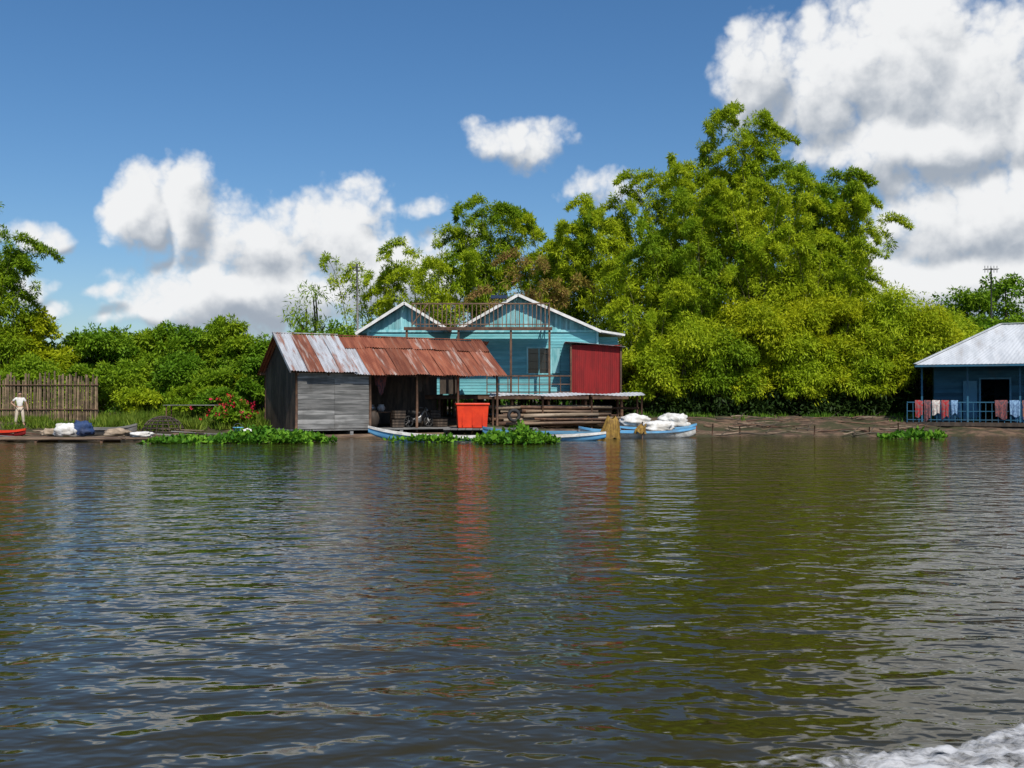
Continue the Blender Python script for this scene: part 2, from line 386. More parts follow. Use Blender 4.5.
def bamboo(x,y,H,spread,seed,m=M_bamboo,n=17,per=100,pr=0.90,t0=0.2,dirb=(0,0),label='tall bamboo clump with arching feathery green foliage'):
    rng=np.random.default_rng(seed); z=gh(x,y)
    T=thing('bamboo_clump',label,'bamboo',(x,y,z))
    mb=MB(); C=[];Rr=[]
    for i in range(n):
        a=2*math.pi*(i+rng.random()*0.8)/n; h=H*(0.62+0.38*rng.random()); ln=spread*(0.20+1.0*rng.random())
        h*=1-0.10*(ln/spread)**2
        bx,by=0.9*rng.normal()*0.7,0.6*rng.normal()*0.7
        dx,dy=math.cos(a)*ln+dirb[0],math.sin(a)*ln*0.7+dirb[1]
        f=lambda t:Vector((bx+dx*t**2,by+dy*t**2,h*(1.16*t-0.16*t**4)))
        mb.tube([f(t) for t in np.linspace(0,1,9)],[0.06*(1-0.85*t) for t in np.linspace(0,1,9)],5)
        k=int(h*0.95)
        for t in np.linspace(t0,0.97,k):
            pr2=pr*(1.15-0.72*t)*(0.5+0.7*rng.random())
            for q_ in range(2):
                an=rng.random()*6.28; off=pr*(1.25-0.72*t)*(0.4+1.1*rng.random())
                c=f(t)+Vector((math.cos(an)*off,math.sin(an)*off,-0.35*off+rng.normal()*0.35))
                C.append(c); Rr.append(pr2*(0.9 if q_==0 else 0.6))
        tip=f(1); dv=Vector((dx,dy,0)); dv=dv.normalized() if dv.length>0.01 else Vector((1,0,0))
        dv=Matrix.Rotation(rng.normal()*0.6,3,'Z')@dv
        for k2 in range(7):
            C.append(tip+dv*0.24*(k2)+Vector((0,0,0.12-0.03*(k2)**1.8))); Rr.append(0.25-0.026*k2)
    mesh_obj(mb,'trunk',M_culm,T,smooth=True)
    q=leaf_quads(C,np.array(Rr),per,0.27,0.07,rng,0.4,0.95)
    quads_obj(q,'crown',m,T)
    return T

def tree(x,y,H,spread,seed,m=M_mid,name='tree',label='broad leafy green tree',per=150,nl=9,low=0.35,L=0.30,W=0.16,cat='tree',pn=13,pf=0.42,droop=0.35):
    rng=np.random.default_rng(seed); z=gh(x,y)-0.05
    T=thing(name,label,cat,(x,y,z)); mb=MB(); C=[];Rr=[]
    cz=H*(low+1)/2; rz=H*(1-low)/2
    fork=Vector((rng.normal()*0.2,rng.normal()*0.2,H*low*0.8+0.1))
    mb.tube([(0,0,0),fork*0.5+Vector((0.1,0,0)),fork],[0.05*H*0.4,0.04*H*0.4,0.035*H*0.4],8)
    for i in range(nl):
        a=2*math.pi*i/nl+rng.random(); rr=0.62*math.sqrt(rng.random())+0.05
        if i==0: rr=0.05
        zz=(rng.random()*1.6-0.8) if i else 0.62
        lr=min(spread,rz*1.2)*(0.30+0.30*rng.random())
        c=Vector((math.cos(a)*rr*spread*1.25,math.sin(a)*rr*spread,cz+zz*rz*(1-0.4*rr)))
        mb.tube([fork,(fork+c)/2+Vector(rng.normal(size=3)*0.15),c],[0.012*H,0.008*H,0.004*H],6)
        for k in range(pn):
            u=rng.normal(size=3); u/=np.linalg.norm(u); u[2]=abs(u[2])*1.0-0.35
            C.append(c+Vector(u*lr*0.95*(0.7+0.7*rng.random()))); Rr.append(lr*pf*(0.5+0.8*rng.random()))
        C.append(c); Rr.append(lr*0.8)
    mesh_obj(mb,'trunk',M_bark,T,smooth=True)
    q=leaf_quads(C,Rr,per,L,W,rng,droop,0.8)
    quads_obj(q,'crown',m,T)
    return T

# tall bamboo grove
bamboo(7.2,66,15.4,3.2,1,M_bamboo,n=14)
bamboo(10.2,67,18.6,3.0,2,M_bamboo,dirb=(-0.4,0),n=15)
bamboo(13.4,67,21.2,3.0,3,M_bamboo)
bamboo(16.4,67,21.4,3.0,4,M_bamboo,dirb=(0.3,0))
bamboo(19.4,67,18.6,2.9,5,M_bamboo2)
bamboo(22.0,66,17.0,2.5,6,M_bamboo,dirb=(0.5,0))
bamboo(11.3,63.3,14.0,3.6,7,M_bamboo2,dirb=(-0.6,-0.5))
bamboo(15.6,63.3,15.5,3.6,8,M_bamboo)
bamboo(19.4,63.3,12.5,3.0,10,M_bamboo)
bamboo(8.2,61.8,9.8,3.0,9,M_bamboo,n=12)
# middle grove behind the teal house
bamboo(-9.2,69,13.6,1.8,11,M_bamboo,n=9,per=45,pr=0.7,t0=0.45)
bamboo(-5.4,68,13.0,2.9,12,M_bamboo)
bamboo(-1.6,69,16.2,2.4,13,M_bamboo2)
bamboo(2.3,69,15.0,2.6,14,M_bamboo)
bamboo(5.0,70,15.2,2.4,15,M_bamboo2)
bamboo(0.8,64.5,11.0,2.6,16,M_brownl,n=9,per=70,label='bamboo clump with dry brownish foliage')
# front shrubs of the grove, foliage down to the bank
for i,(x,y,H,s,m) in enumerate([(8.4,60.2,4.4,1.7,M_bamboo),(10.6,60.8,6.4,2.0,M_bamboo),(12.9,60.2,5.4,1.8,M_bamboo2),(15.0,61.2,7.4,2.1,M_yellow),(17.2,60.4,5.8,1.9,M_bamboo),(19.2,61.4,7.8,2.2,M_yellow),(21.3,60.4,6.0,1.9,M_bamboo),
                                (23.2,61.4,8.4,2.3,M_bamboo),(25.1,61.0,7.4,2.1,M_yellow),(27.0,61.8,7.2,2.0,M_bamboo),(28.9,62.5,5.6,1.6,M_bamboo),(31.0,64,4.6,1.6,M_mid)]):
    tree(x,y,H,s,40+i,m,'leafy_shrub','yellow green bushy shrub growing on the muddy bank',low=0.10,nl=19,L=0.25,W=0.08,cat='shrub',per=115,pf=0.6,droop=0.5)
# left trees
bamboo(-32.0,61,13.4,1.9,21,M_bamboo2,n=16,pr=1.05,label='tall pale green bamboo clump standing on the bank')
bamboo(-34.6,61,14.6,2.0,22,M_bamboo,n=14,pr=1.05,label='tall pale green bamboo clump standing on the bank')
for i,(x,y,H,s,m) in enumerate([(-30.0,63,6.8,2.3,M_yellow),(-27.0,66,5.8,2.6,M_mid),(-24.4,67,6.0,2.3,M_bamboo2),(-21.4,67,6.2,2.2,M_mid),(-19.0,66,6.6,2.0,M_bamboo2),(-16.6,66,5.4,2.0,M_mid),(-14.2,68,5.6,2.5,M_mid),
                                (-25.2,70,5.3,2.4,M_mid),(-11.5,67,5.6,2.6,M_mid),(-36,66,7,3,M_mid)]):
    tree(x,y,H,s,60+i,m,'tree','rounded green tree with dense leafy crown',low=0.2,nl=14,L=0.26,W=0.12,per=170)
for i,(x,y,H,s,m) in enumerate([(-22.6,59,3.2,1.8,M_bamboo2),(-19.6,59,3.9,1.7,M_mid),(-16.6,58,3.0,1.8,M_bamboo2),(-14.2,57,3.8,1.6,M_mid),(-25.8,60,3.3,1.7,M_bamboo2),(-29.0,60,3.6,1.8,M_bamboo2),(-17.8,55.0,1.9,1.2,M_bamboo2),(-20.6,55.0,1.7,1.3,M_bamboo),(-15.8,53.5,1.6,1.2,M_mid)]):
    tree(x,y,H,s,80+i,m,'bush','low leafy green bush on the river bank',low=0.08,nl=9,cat='bush',per=120,L=0.24,W=0.10)
tree(-13.9,70,9.4,1.9,95,M_bamboo2,'tree','slender tree with sparse feathery leaves',low=0.60,nl=8,per=13,pn=8,pf=0.7,L=0.42,W=0.08)
tree(38.4,78,11.2,3.6,96,M_mid,'tree','leafy green tree behind the floating house',low=0.25,nl=13,per=110)
tree(34.0,73,7.4,2.6,97,M_mid,'tree','green tree behind the floating house',low=0.2,nl=11,per=110)

# far wood
rng=np.random.default_rng(99)
C=np.stack([rng.uniform(-110,110,1500),rng.uniform(78,92,1500),1+4.2*rng.random(1500)**1.1],1)
q=leaf_quads(C,1.2+1.0*rng.random(1500),55,0.6,0.3,rng)
o=quads_obj(q,'distant_wood',M_dark); o["kind"]="stuff"; o["label"]="dense dark green wood behind the river bank"; o["category"]="trees"
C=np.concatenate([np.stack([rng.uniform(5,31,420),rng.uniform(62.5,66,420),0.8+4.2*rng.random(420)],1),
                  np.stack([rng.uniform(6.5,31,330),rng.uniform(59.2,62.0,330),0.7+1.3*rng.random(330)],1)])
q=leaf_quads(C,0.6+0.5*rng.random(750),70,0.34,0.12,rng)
o=quads_obj(q,'undergrowth',M_shade); o["kind"]="stuff"; o["label"]="dense undergrowth beneath the bamboo with shade painted into its leaves"; o["category"]="undergrowth"  # near-black leaves stand in for the shade below the shrubs and bamboo

def grass(n,x0,x1,t0,t1,L,seed,label,m=M_grass,thr=-0.08):
    rng=np.random.default_rng(seed); C=[]
    while len(C)<n:
        x=rng.uniform(x0,x1); y=edge(x)+rng.uniform(t0,t1)
        if mnoise.noise(Vector((x*0.5,y*0.5,seed)))>thr: C.append((x,y,gh(x,y)))
    q=leaf_quads(C,np.full(n,0.22),6,L,0.05,rng,-1.3,0.05,0.5,0.3)
    o=quads_obj(q,'bank_grass',m); o["kind"]="stuff"; o["label"]=label; o["category"]="grass"
grass(2600,-34,-9,3.5,14,0.38,3,'rough green grass and weeds on the bank',thr=0.02)
grass(1600,-21,-11,4.0,12,0.55,6,'tall green weeds behind the water edge')
grass(260,5,30,5,9,0.25,4,'sparse short weeds on the muddy bank',M_dark,thr=0.15)

def hyacinth(cx,cy,rx,ry,n,seed,h=0.42):
    rng=np.random.default_rng(seed); C=[]
    while len(C)<n:
        a,b=rng.uniform(-1.3,1.3,2); nz=0.6*mnoise.noise(Vector((a*2.2,b*2.2,seed)))
        d=a*a+b*b
        if d<0.85+nz*2.2:
            C.append((a*rx,b*ry,0.03+h*rng.random()*max(0.12,(1.15-d))*(0.7+1.6*nz)))
    q=leaf_quads(C,np.full(n,0.12),1,0.19,0.15,rng,-0.5,0.5,0.5,0.5)
    o=quads_obj(q,'water_hyacinth',M_hya,None,(cx,cy,0)); o["kind"]="stuff"
    o["label"]="bright green water hyacinth floating on the brown river"; o["category"]="water plants"
hyacinth(-10.2,42.6,2.5,1.6,3200,1,0.62)
hyacinth(-13.6,42.0,1.6,1.0,800,2,0.25)
hyacinth(0.1,41.6,1.75,1.2,2300,3,0.62)
hyacinth(19.0,47.0,1.4,1.2,1000,4,0.35)
hyacinth(-3.4,42.9,1.7,0.5,480,6,0.2)

# ------------------------------------------------------------------ weathered shed
S=thing('waterside_shed','weathered plank shed with rusty corrugated roof, open front, on the water','shed',(-10.15,47,0),math.radians(30))
LX,DY=10.9,5.0; EZ,RZ,FZ=3.1,5.05,0.42
mb=MB(); z=FZ
while z<3.05:
    hh=R(0.2,0.3)
    for x0,x1 in ((0.06,1.9),(1.9,3.66)):
        mb.box(((x0+x1)/2,R(-0.012,0.012),z+hh/2),(x1-x0-0.01,0.03,hh-0.012),(0,R(-0.004,0.004),0))
    z+=hh
mesh_obj(mb,'front_wall',M_greywood,S)
mb=MB(); y=0.04
while y<DY-0.02:
    ww=R(0.16,0.24); ww=min(ww,DY-y); yc=y+ww/2
    top=EZ-0.1+(RZ-EZ)*(1-abs(yc-2.5)/2.85)
    mb.box((0,yc,(FZ+top)/2),(0.03,ww-0.01,top-FZ)); y+=ww
mesh_obj(mb,'side_wall',M_darkwood,S)
mb=MB(); x=0.05
while x<9.6:
    ww=R(0.2,0.3); mb.box((x+ww/2,DY,(FZ+3.1)/2),(ww-0.01,0.03,3.1-FZ)); x+=ww
mb.box((3.72,2.4,1.75),(0.04,4.6,2.66))
mesh_obj(mb,'back_wall',M_darkwood,S)
SL=Vector((0,2.85,RZ-EZ)); sl=SL.length
def roof_sheets(x0,x1,seq,up0,up1,lift,wv=0.80,name='roof',label=None):
    mb=MB(); x=x0; i=0; d=SL.normalized(); nrm=Vector((0,-d.z,d.y))
    while x<x1-0.2:
        base=Vector((x,-0.38,EZ-0.03))+d*(up0*sl+R(-0.08,0.05))+nrm*(lift+0.006*(i%2))
        mb.corr(base,(1,0,R(-0.008,0.008)),d,min(wv,x1-x)+0.06,(up1-up0)*sl,0.14,0.022,seq[i%len(seq)],6,0.025)
        x+=wv; i+=1
    return mesh_obj(mb,name,[M_rust,M_rust2,M_galv],S,label=label)
roof_sheets(-0.35,2.85,[2,0,2,2],0,1.0,0.09,label='grey and rust streaked roof sheets')
roof_sheets(2.75,11.15,[2,1,0,1,0,1,1,0,1,0,1],0,0.78,0.0,label='rusty red roof sheets')
roof_sheets(2.75,11.15,[1,1,1,0,1,1],0.68,1.0,0.045,1.3,label='dark rusty ridge sheets')
mb=MB(); x=-0.35
while x<11.0:
    mb.corr((x,5.35,EZ-0.03),(1,0,0),(0,-2.85,RZ-EZ),0.86,sl,0.14,0.016,1,3,0.01); x+=0.8
mesh_obj(mb,'roof',[M_rust,M_rust2,M_galv],S)
mb=MB(); mb.beam((-0.38,2.5,RZ+0.06),(2.9,2.5,RZ+0.07),0.3,0.04,0); mb.beam((2.9,2.5,RZ+0.03),(11.15,2.5,RZ+0.03),0.26,0.04,1)
mesh_obj(mb,'ridge_cap',[M_galv,M_rust2],S)
mb=MB(); mb.beam((-0.38,-0.38,EZ+0.02),(-0.38,2.5,RZ+0.05),0.05,0.14); mesh_obj(mb,'bargeboard',M_galv,S)
for (x,y) in [(0,0),(3.7,0),(6.2,0),(8.5,0),(10.8,0),(10.8,5),(8.5,5),(0,5)]:
    mb=MB(); mb.tube([(x,y-0.02,-0.6),(x+0.02,y-0.02,1.6),(x,y-0.02,3.12)],[0.07,0.065,0.06],8); mesh_obj(mb,'post',M_brownwood,S,True)
for pts in [((-0.3,-0.02,3.14),(11.0,-0.02,3.14)),((-0.3,5,3.14),(11.0,5,3.14))]:
    mb=MB(); mb.beam(pts[0],pts[1],0.08,0.12); mesh_obj(mb,'beam',M_brownwood,S)
for x in np.arange(0,11,1.5):
    mb=MB(); mb.beam((x,-0.3,EZ-0.12),(x,2.5,RZ-0.12),0.05,0.08); mesh_obj(mb,'rafter',M_brownwood,S)
mb=MB()
for k in range(26): mb.box((5.45,-0.15+k*0.2,FZ-0.05),(11.1,0.18,0.05))
for k in range(5): mb.beam((0.1+k*2.6,-0.2,0.22),(0.1+k*2.6,5.2,0.22),0.16,0.2)
mesh_obj(mb,'platform',M_greywood,S)
for yy in (-0.1,1.5,3.2,4.8):
    mb=MB(); mb.tube([(-0.2,yy,0.02),(11.0,yy,0.02)],0.14,10); mesh_obj(mb,'float_log',M_log,S,True)
def l2w(x,y,z=0):
    a=math.radians(30); return (-10.15+x*math.cos(a)-y*math.sin(a),47+x*math.sin(a)+y*math.cos(a),z)

T=thing('work_table','dark wooden work table under the shed roof','table',l2w(5.0,1.9,FZ-0.02),math.radians(30))
mb=MB(); mb.box((0,0,0.78),(1.7,0.8,0.06)); mesh_obj(mb,'table_top',M_brownwood,T,bevel=0.01)
for sx in(-.75,.75):
    for sy in(-.32,.32):
        mb=MB(); mb.box((sx,sy,0.375),(0.07,0.07,0.75)); mesh_obj(mb,'leg',M_brownwood,T)
def lathe(prof,n=18):
    mb=MB(); vs=[];fs=[]
    for r,z in prof:
        for k in range(n):
            t=2*math.pi*k/n; vs.append((r*math.cos(t),r*math.sin(t),z))
    for i in range(len(prof)-1):
        for k in range(n): fs.append((i*n+k,i*n+(k+1)%n,(i+1)*n+(k+1)%n,(i+1)*n+k))
    mb.add(vs,fs); return mb
pot=[(0.0,0),(0.12,0),(0.2,0.1),(0.22,0.2),(0.16,0.3),(0.13,0.33),(0.17,0.36)]
for (x,y,m,l) in [(4.5,1.8,M_grey,'dented grey metal cooking pot on the table'),(5.1,1.95,M_galv,'pale metal cooking pot on the table')]:
    single(lathe(pot),'cooking_pot',l,'pot',m,l2w(x,y,FZ+0.79),smooth=True)
jar=[(0,0),(0.2,0),(0.34,0.25),(0.38,0.5),(0.3,0.75),(0.22,0.82),(0.26,0.88)]
for (x,y) in [(4.3,1.2),(7.4,1.8)]:
    single(lathe(jar),'water_jar','dark glazed brown water jar standing on the shed floor','jar',M_darkwood,l2w(x,y,FZ-0.02),smooth=True)
def crate(x,y,z,rz,m):
    T=thing('wooden_crate','slatted wooden crate stacked inside the open shed','crate',l2w(x,y,z),rz,group='crates stored in the shed')
    mb=MB()
    for s in(-1,1):
        for k in range(3):
            mb.box((0,s*0.22,0.08+k*0.14),(0.6,0.02,0.1)); mb.box((s*0.3,0,0.08+k*0.14),(0.02,0.42,0.1))
    mb.box((0,0,0.02),(0.58,0.42,0.02)); mesh_obj(mb,'slats',m,T)
for (x,y,z) in [(5.6,1.0,FZ-0.02),(5.65,1.0,FZ+0.43),(8.0,1.0,FZ-0.02),(8.05,2.0,FZ-0.02),(8.1,2.0,FZ+0.43),(6.4,2.9,FZ-0.02),(6.45,2.9,FZ+0.43)]:
    crate(x,y,z,math.radians(30)+R(-.2,.2),M_darkwood if x!=6.4 else M_log)
def hangcloth(x,y,zt,w,h,m,label,name='hanging_cloth'):
    mb=MB(); vs=[];fs=[]; n=14
    for i in range(n+1):
        t=i/n
        for j in range(5): vs.append((w*(t-0.5)*(1-0.08*j),0.05*math.sin(t*13+j*0.5),-h*j/4*(1+0.25*math.sin(t*6+x))))
    for i in range(n):
        for j in range(4): fs.append((i*5+j,i*5+j+1,(i+1)*5+j+1,(i+1)*5+j))
    mb.add(vs,fs); single(mb,name,label,'cloth',m,l2w(x,y,zt),math.radians(30),True)
hangcloth(7.0,0.9,3.35,0.8,0.9,M_darkwood,'dark brown sacking hanging under the shed roof')
hangcloth(4.6,0.8,3.3,0.8,1.0,M_cl[5],'dark brown cloth hanging under the shed roof')

def torus_mb(R0,r0,n=28,m=10,off=(0,0,0),axis='z'):
    mb=MB(); vs=[];fs=[]
    for i in range(n):
        a=2*math.pi*i/n
        for j in range(m):
            b=2*math.pi*j/m; r=R0+r0*math.cos(b)
            v=(r*math.cos(a),r*math.sin(a),r0*math.sin(b)) if axis=='z' else (r*math.cos(a),r0*math.sin(b),r*math.sin(a))
            vs.append(tuple(v[k]+off[k] for k in range(3)))
    for i in range(n):
        for j in range(m): fs.append((i*m+j,((i+1)%n)*m+j,((i+1)%n)*m+(j+1)%m,i*m+(j+1)%m))
    mb.add(vs,fs); return mb
o=single(torus_mb(0.27,0.09),'old_tyre','worn black tyre leaning on the timber stack','tyre',M_black,(0.1,51.7,1.0),smooth=True); o.rotation_euler=(math.radians(84),0,0.1)

T=thing('motorbike','small dark motorbike parked inside the open shed','motorbike',l2w(6.9,1.3,FZ-0.02),math.radians(38))
def wheel(x):
    W=mesh_obj(torus_mb(0.26,0.04,24,8,(x,0,0.3),'y'),'wheel',M_black,T,True)
    mb=MB()
    for k in range(8):
        a=math.pi*2*k/8; mb.tube([(x,0,0.3),(x+0.25*math.cos(a),0,0.3+0.25*math.sin(a))],0.008,4)
    mb.tube([(x,-0.05,0.3),(x,0.05,0.3)],0.05,8); mesh_obj(mb,'spokes',M_grey,W)
wheel(-0.6);wheel(0.62)
mb=MB(); mb.tube([(-0.6,0.07,0.3),(-0.2,0.07,0.42),(0.1,0.0,0.5),(0.38,0,0.85)],[0.03,0.05,0.08,0.04],8); mb.tube([(0.62,0,0.3),(0.4,0,0.95)],0.03,8); mb.box((-0.05,0,0.36),(0.34,0.2,0.26)); mesh_obj(mb,'frame',M_grey,T,True)
mb=MB(); mb.tube([(-0.7,0,0.82),(-0.3,0,0.76),(0.05,0,0.74)],[0.07,0.11,0.07],10); mesh_obj(mb,'seat',M_black,T,True)
mb=MB(); mb.tube([(0.28,-0.3,1.02),(0.4,0,0.97),(0.28,0.3,1.02)],0.016,6); mesh_obj(mb,'handlebar',M_grey,T,True)
mb=MB(); mb.tube([(0.42,0,0.9),(0.52,0,0.88)],[0.09,0.07],12); mesh_obj(mb,'headlight',M_grey,T,True)

T=thing('storage_bin','large bright red storage bin on the shed platform','bin',(-2.02,50.55,0.41),math.radians(6))
mb=MB(); w0,w1=0.72,0.80
vs=[(sx*w,sy*w*0.7,z) for z,w in ((0,w0),(1.12,w1)) for sx,sy in((-1,-1),(1,-1),(1,1),(-1,1))]
mb.add(vs,[(3,2,1,0),(0,1,5,4),(1,2,6,5),(2,3,7,6),(3,0,4,7),(4,5,6,7)])
for k in(-0.5,0,0.5): mb.box((k,-0.545,0.55),(0.06,0.05,0.9),(-0.05,0,0))
mesh_obj(mb,'body',M_redbin,T,bevel=0.03)
mb=MB(); mb.box((0,0,1.18),(1.7,1.22,0.11)); mesh_obj(mb,'lid',M_redbin,T,bevel=0.03)

T=thing('landing_stage','low grey plank landing stage beside the shed','jetty',(-1.0,49.6,0))
mb=MB()
for k in range(13): mb.box((-2.2+k*0.36,0.6,0.36),(0.33,2.6,0.05),(0,0,R(-0.01,0.01)))
mesh_obj(mb,'deck',M_greywood,T)
for x in(-2.1,0,2.1):
    for y in(-0.5,1.7):
        mb=MB(); mb.tube([(x,y,-0.9),(x,y,0.33)],0.06,8); mesh_obj(mb,'post',M_brownwood,T,True)

# ------------------------------------------------------------------ teal house
H=thing('teal_house','turquoise timber house on stilts with white trimmed gables and upper balcony','house',(0,58,0))
def clap(mb,x0,x1,z0,z1,y=0,holes=(),st=0.17,mi=0):
    z=z0
    while z<z1-0.01:
        h=min(st,z1-z); segs=[(x0,x1)]
        for (a,b,c,d) in holes:
            if z+h>c and z<d:
                ns=[]
                for s0,s1 in segs:
                    if a>s0 and b<s1: ns+=[(s0,a),(b,s1)]
                    else: ns.append((s0,s1))
                segs=ns
        for s0,s1 in segs: mb.box(((s0+s1)/2,y,z+h/2),(s1-s0,0.035,h-0.004),(math.radians(-7),0,0),mi)
        z+=h
mb=MB(); clap(mb,-8.3,4.9,2.12,5.78,0,[(0.93,2.2,3.35,4.8),(-4.2,-3.1,2.12,4.3)])
mb.box((-1.7,0.1,3.95),(13.1,0.06,3.6))
mesh_obj(mb,'front_wall',M_teal,H)
mb=MB()
for xx in(-8.3,4.9):
    z=2.12
    while z<5.75: mb.box((xx,4.0,z+0.085),(0.035,7.9,0.165),(0,0,0)); z+=0.17
mb.box((-1.7,8.0,3.95),(13.2,0.05,3.65))
mesh_obj(mb,'side_wall',M_teal,H)
def gable(pts):
    mb=MB(); x0=pts[0][0]; x1=pts[-1][0]; x=x0+0.05
    def top(x):
        for (a,za),(b,zb) in zip(pts[:-1],pts[1:]):
            if a<=x<=b: return za+(zb-za)*(x-a)/(b-a)
        return pts[-1][1]
    base=min(pts[0][1],pts[-1][1])-0.05
    i=0
    while x<x1-0.05:
        t=top(x+0.06)-0.06
        if t>base+0.05: mb.box((x+0.06,-0.03 if i%2 else -0.005,(base+t)/2),(0.115,0.03,t-base))
        x+=0.12; i+=1
    mesh_obj(mb,'gable',M_tealight,H)
gL=[(-8.8,5.72),(-6.2,7.37),(-3.7,5.85)]; gR=[(-2.95,5.95),(0.35,7.83),(5.0,5.78)]
gable(gL); gable(gR)
def gable_roof(pts,ext,depth,name='roof'):
    mb=MB()
    for (a,za),(b,zb) in zip(pts[:-1],pts[1:]):
        up=(zb>za); lo=(a,za) if up else (b,zb); hi=(b,zb) if up else (a,za)
        v=Vector((hi[0]-lo[0],0,hi[1]-lo[1])); L=v.length
        u=(0,1,0)
        mb.corr((lo[0]-v.normalized().x*ext,-0.55,lo[1]-v.normalized().z*ext+0.05),u,v,depth,L+ext,0.2,0.02,0,4)
    mesh_obj(mb,name,M_roofw,H)
    for (a,za),(b,zb) in zip(pts[:-1],pts[1:]):
        mb=MB()
        up=(zb>za); d=Vector((b-a,0,zb-za)).normalized()
        p0=Vector((a,-0.56,za+0.02)); p1=Vector((b,-0.56,zb+0.02))
        if up: p0-=d*ext
        else: p1+=d*ext
        mb.beam(p0,p1,0.05,0.16)
        mesh_obj(mb,'bargeboard',M_white,H)
gable_roof(gL,0.25,8.8); gable_roof(gR,0.15,8.8)
mb=MB(); mb.corr((6.45,-0.5,5.55),(0,1,0),(-1.6,0,0.26),7.0,1.65,0.2,0.02); mesh_obj(mb,'roof',M_roofw,H,label='low side extension of the roof')
mb=MB(); mb.beam((4.9,-0.54,5.80),(6.5,-0.54,5.54),0.05,0.12); mesh_obj(mb,'bargeboard',M_white,H)
mb=MB(); clap(mb,4.92,6.2,5.02,5.5,0.6); mesh_obj(mb,'side_wall',M_teal,H)
mb=MB()
for (c,s) in [((1.565,-0.03,4.84),(1.45,0.09,0.09)),((1.565,-0.05,3.31),(1.5,0.14,0.08)),((0.89,-0.03,4.07),(0.09,0.09,1.5)),((2.24,-0.03,4.07),(0.09,0.09,1.5)),((1.565,-0.03,4.07),(0.06,0.06,1.45))]: mb.box(c,s)
Wn=mesh_obj(mb,'window',M_tealight,H)
mb=MB(); mb.box((1.565,0.02,4.07),(1.27,0.02,1.45)); mesh_obj(mb,'pane',M_glass,Wn)
mb=MB()
for k in range(7): mb.box((1.05+k*0.17,-0.035,4.07),(0.012,0.012,1.42))
for k in range(3): mb.box((1.56,-0.04,3.6+k*0.45),(1.25,0.012,0.02))
mesh_obj(mb,'bars',M_darkwood,Wn)
mb=MB(); mb.box((2.52,-0.1,4.07),(0.5,0.04,1.45),(0,0,-0.25)); mesh_obj(mb,'shutter',M_tealight,H)
mb=MB(); mb.box((-3.65,0.03,3.2),(1.05,0.05,2.1)); mesh_obj(mb,'door',M_darkwood,H)
mb=MB(); mb.box((4.95,-0.06,3.95),(0.12,0.12,3.66)); mb.box((-8.35,-0.06,3.95),(0.12,0.12,3.66)); mb.box((-1.7,-0.05,5.8),(13.3,0.08,0.14)); mesh_obj(mb,'trim',M_tealight,H)
mb=MB()
for k in range(12): mb.box((-1.0,-2.1+k*0.19,2.04),(15.0,0.18,0.05))
mb.box((-1.0,4,2.03),(14.9,8.0,0.06)); mb.beam((-8.5,-2.15,1.95),(6.5,-2.15,1.95),0.08,0.2)
mesh_obj(mb,'deck',M_brownwood,H)
for x in np.arange(-8.2,6.6,2.05):
    for y in(-2.0,0.2,4,7.8):
        mb=MB(); mb.tube([(x,y,0.3),(x+R(-.03,.03),y,1.98)],0.09,8); mesh_obj(mb,'stilt',M_brownwood,H,True)
for x in(-5.9,-3.0,-0.06,2.1):
    mb=MB(); mb.box((x,-2.0,3.95),(0.12,0.12,3.75)); mesh_obj(mb,'porch_post',M_brownwood,H)
def railing(name,x0,x1,y,z0,z1,step,parent,m,diag=(),th=0.06,mid=True):
    mb=MB(); mb.box(((x0+x1)/2,y,z1),(x1-x0,th*1.3,th*1.3)); mb.box(((x0+x1)/2,y,z0+0.12),(x1-x0,th,th)); 
    if mid: mb.box(((x0+x1)/2,y,(z0+z1)/2+0.05),(x1-x0,th*0.8,th*0.8))
    n=int(round((x1-x0)/step)); s=(x1-x0)/n
    for i in range(n+1): mb.box((x0+i*s,y+0.01,(z0+z1)/2+R(-.01,.01)),(th*0.9,th*0.8,z1-z0+R(0,0.08)),(0,R(-0.01,0.01),0))
    for a,b in diag: mb.beam((a,y-0.06,z0+0.1),(b,y-0.06,z1),0.03,0.06)
    return mesh_obj(mb,name,m,parent)
mb=MB(); 
for k in range(9): mb.box((-1.9,-2.05+k*0.19,5.86),(8.3,0.18,0.05))
mb.beam((-6.05,-2.1,5.77),(2.25,-2.1,5.77),0.07,0.14); mesh_obj(mb,'balcony',M_brownwood,H)
railing('railing',-5.6,2.1,-2.05,5.92,7.2,0.24,H,mat('railing_timber',(0.20,0.125,0.08),(0.12,0.07,0.045)),[(-5.6,-4.7)],0.055,False)
mb=MB(); 
for y in(-1.2,-0.6): mb.box((2.1,y,6.6),(0.05,0.05,1.3))
mb.box((2.1,-1.2,7.25),(0.06,1.7,0.06)); mb.box((2.1,-1.2,6.6),(0.05,1.7,0.05)); mesh_obj(mb,'railing',M_brownwood,H)
railing('porch_railing',-1.4,3.3,-2.05,2.12,3.15,0.6,H,M_brownwood,(),0.06)
mb=MB(); mb.box((-0.75,-0.4,7.75),(0.95,0.7,0.04),(math.radians(20),0,0)); mb.box((-0.75,-0.3,7.45),(0.05,0.05,0.6)); mesh_obj(mb,'solar_panel',M_solar,H)
mb=MB()
mb.corr((3.35,-1.7,2.12),(1,0,0),(0,0,1),2.75,2.78,0.11,0.005); mb.corr((6.1,-1.7,2.12),(0,1,0),(0,0,1),3.0,2.75,0.11,0.005); mb.corr((3.35,1.1,2.12),(0,-1,0),(0,0,1),2.8,2.75,0.11,0.005)
mesh_obj(mb,'annex_wall',M_redmetal,H,label='red corrugated metal annex wall')
mb=MB(); mb.corr((3.0,-2.0,5.08),(0,1,0),(3.5,0,-0.30),3.2,3.4,0.2,0.02); mesh_obj(mb,'annex_roof',M_galv,H)
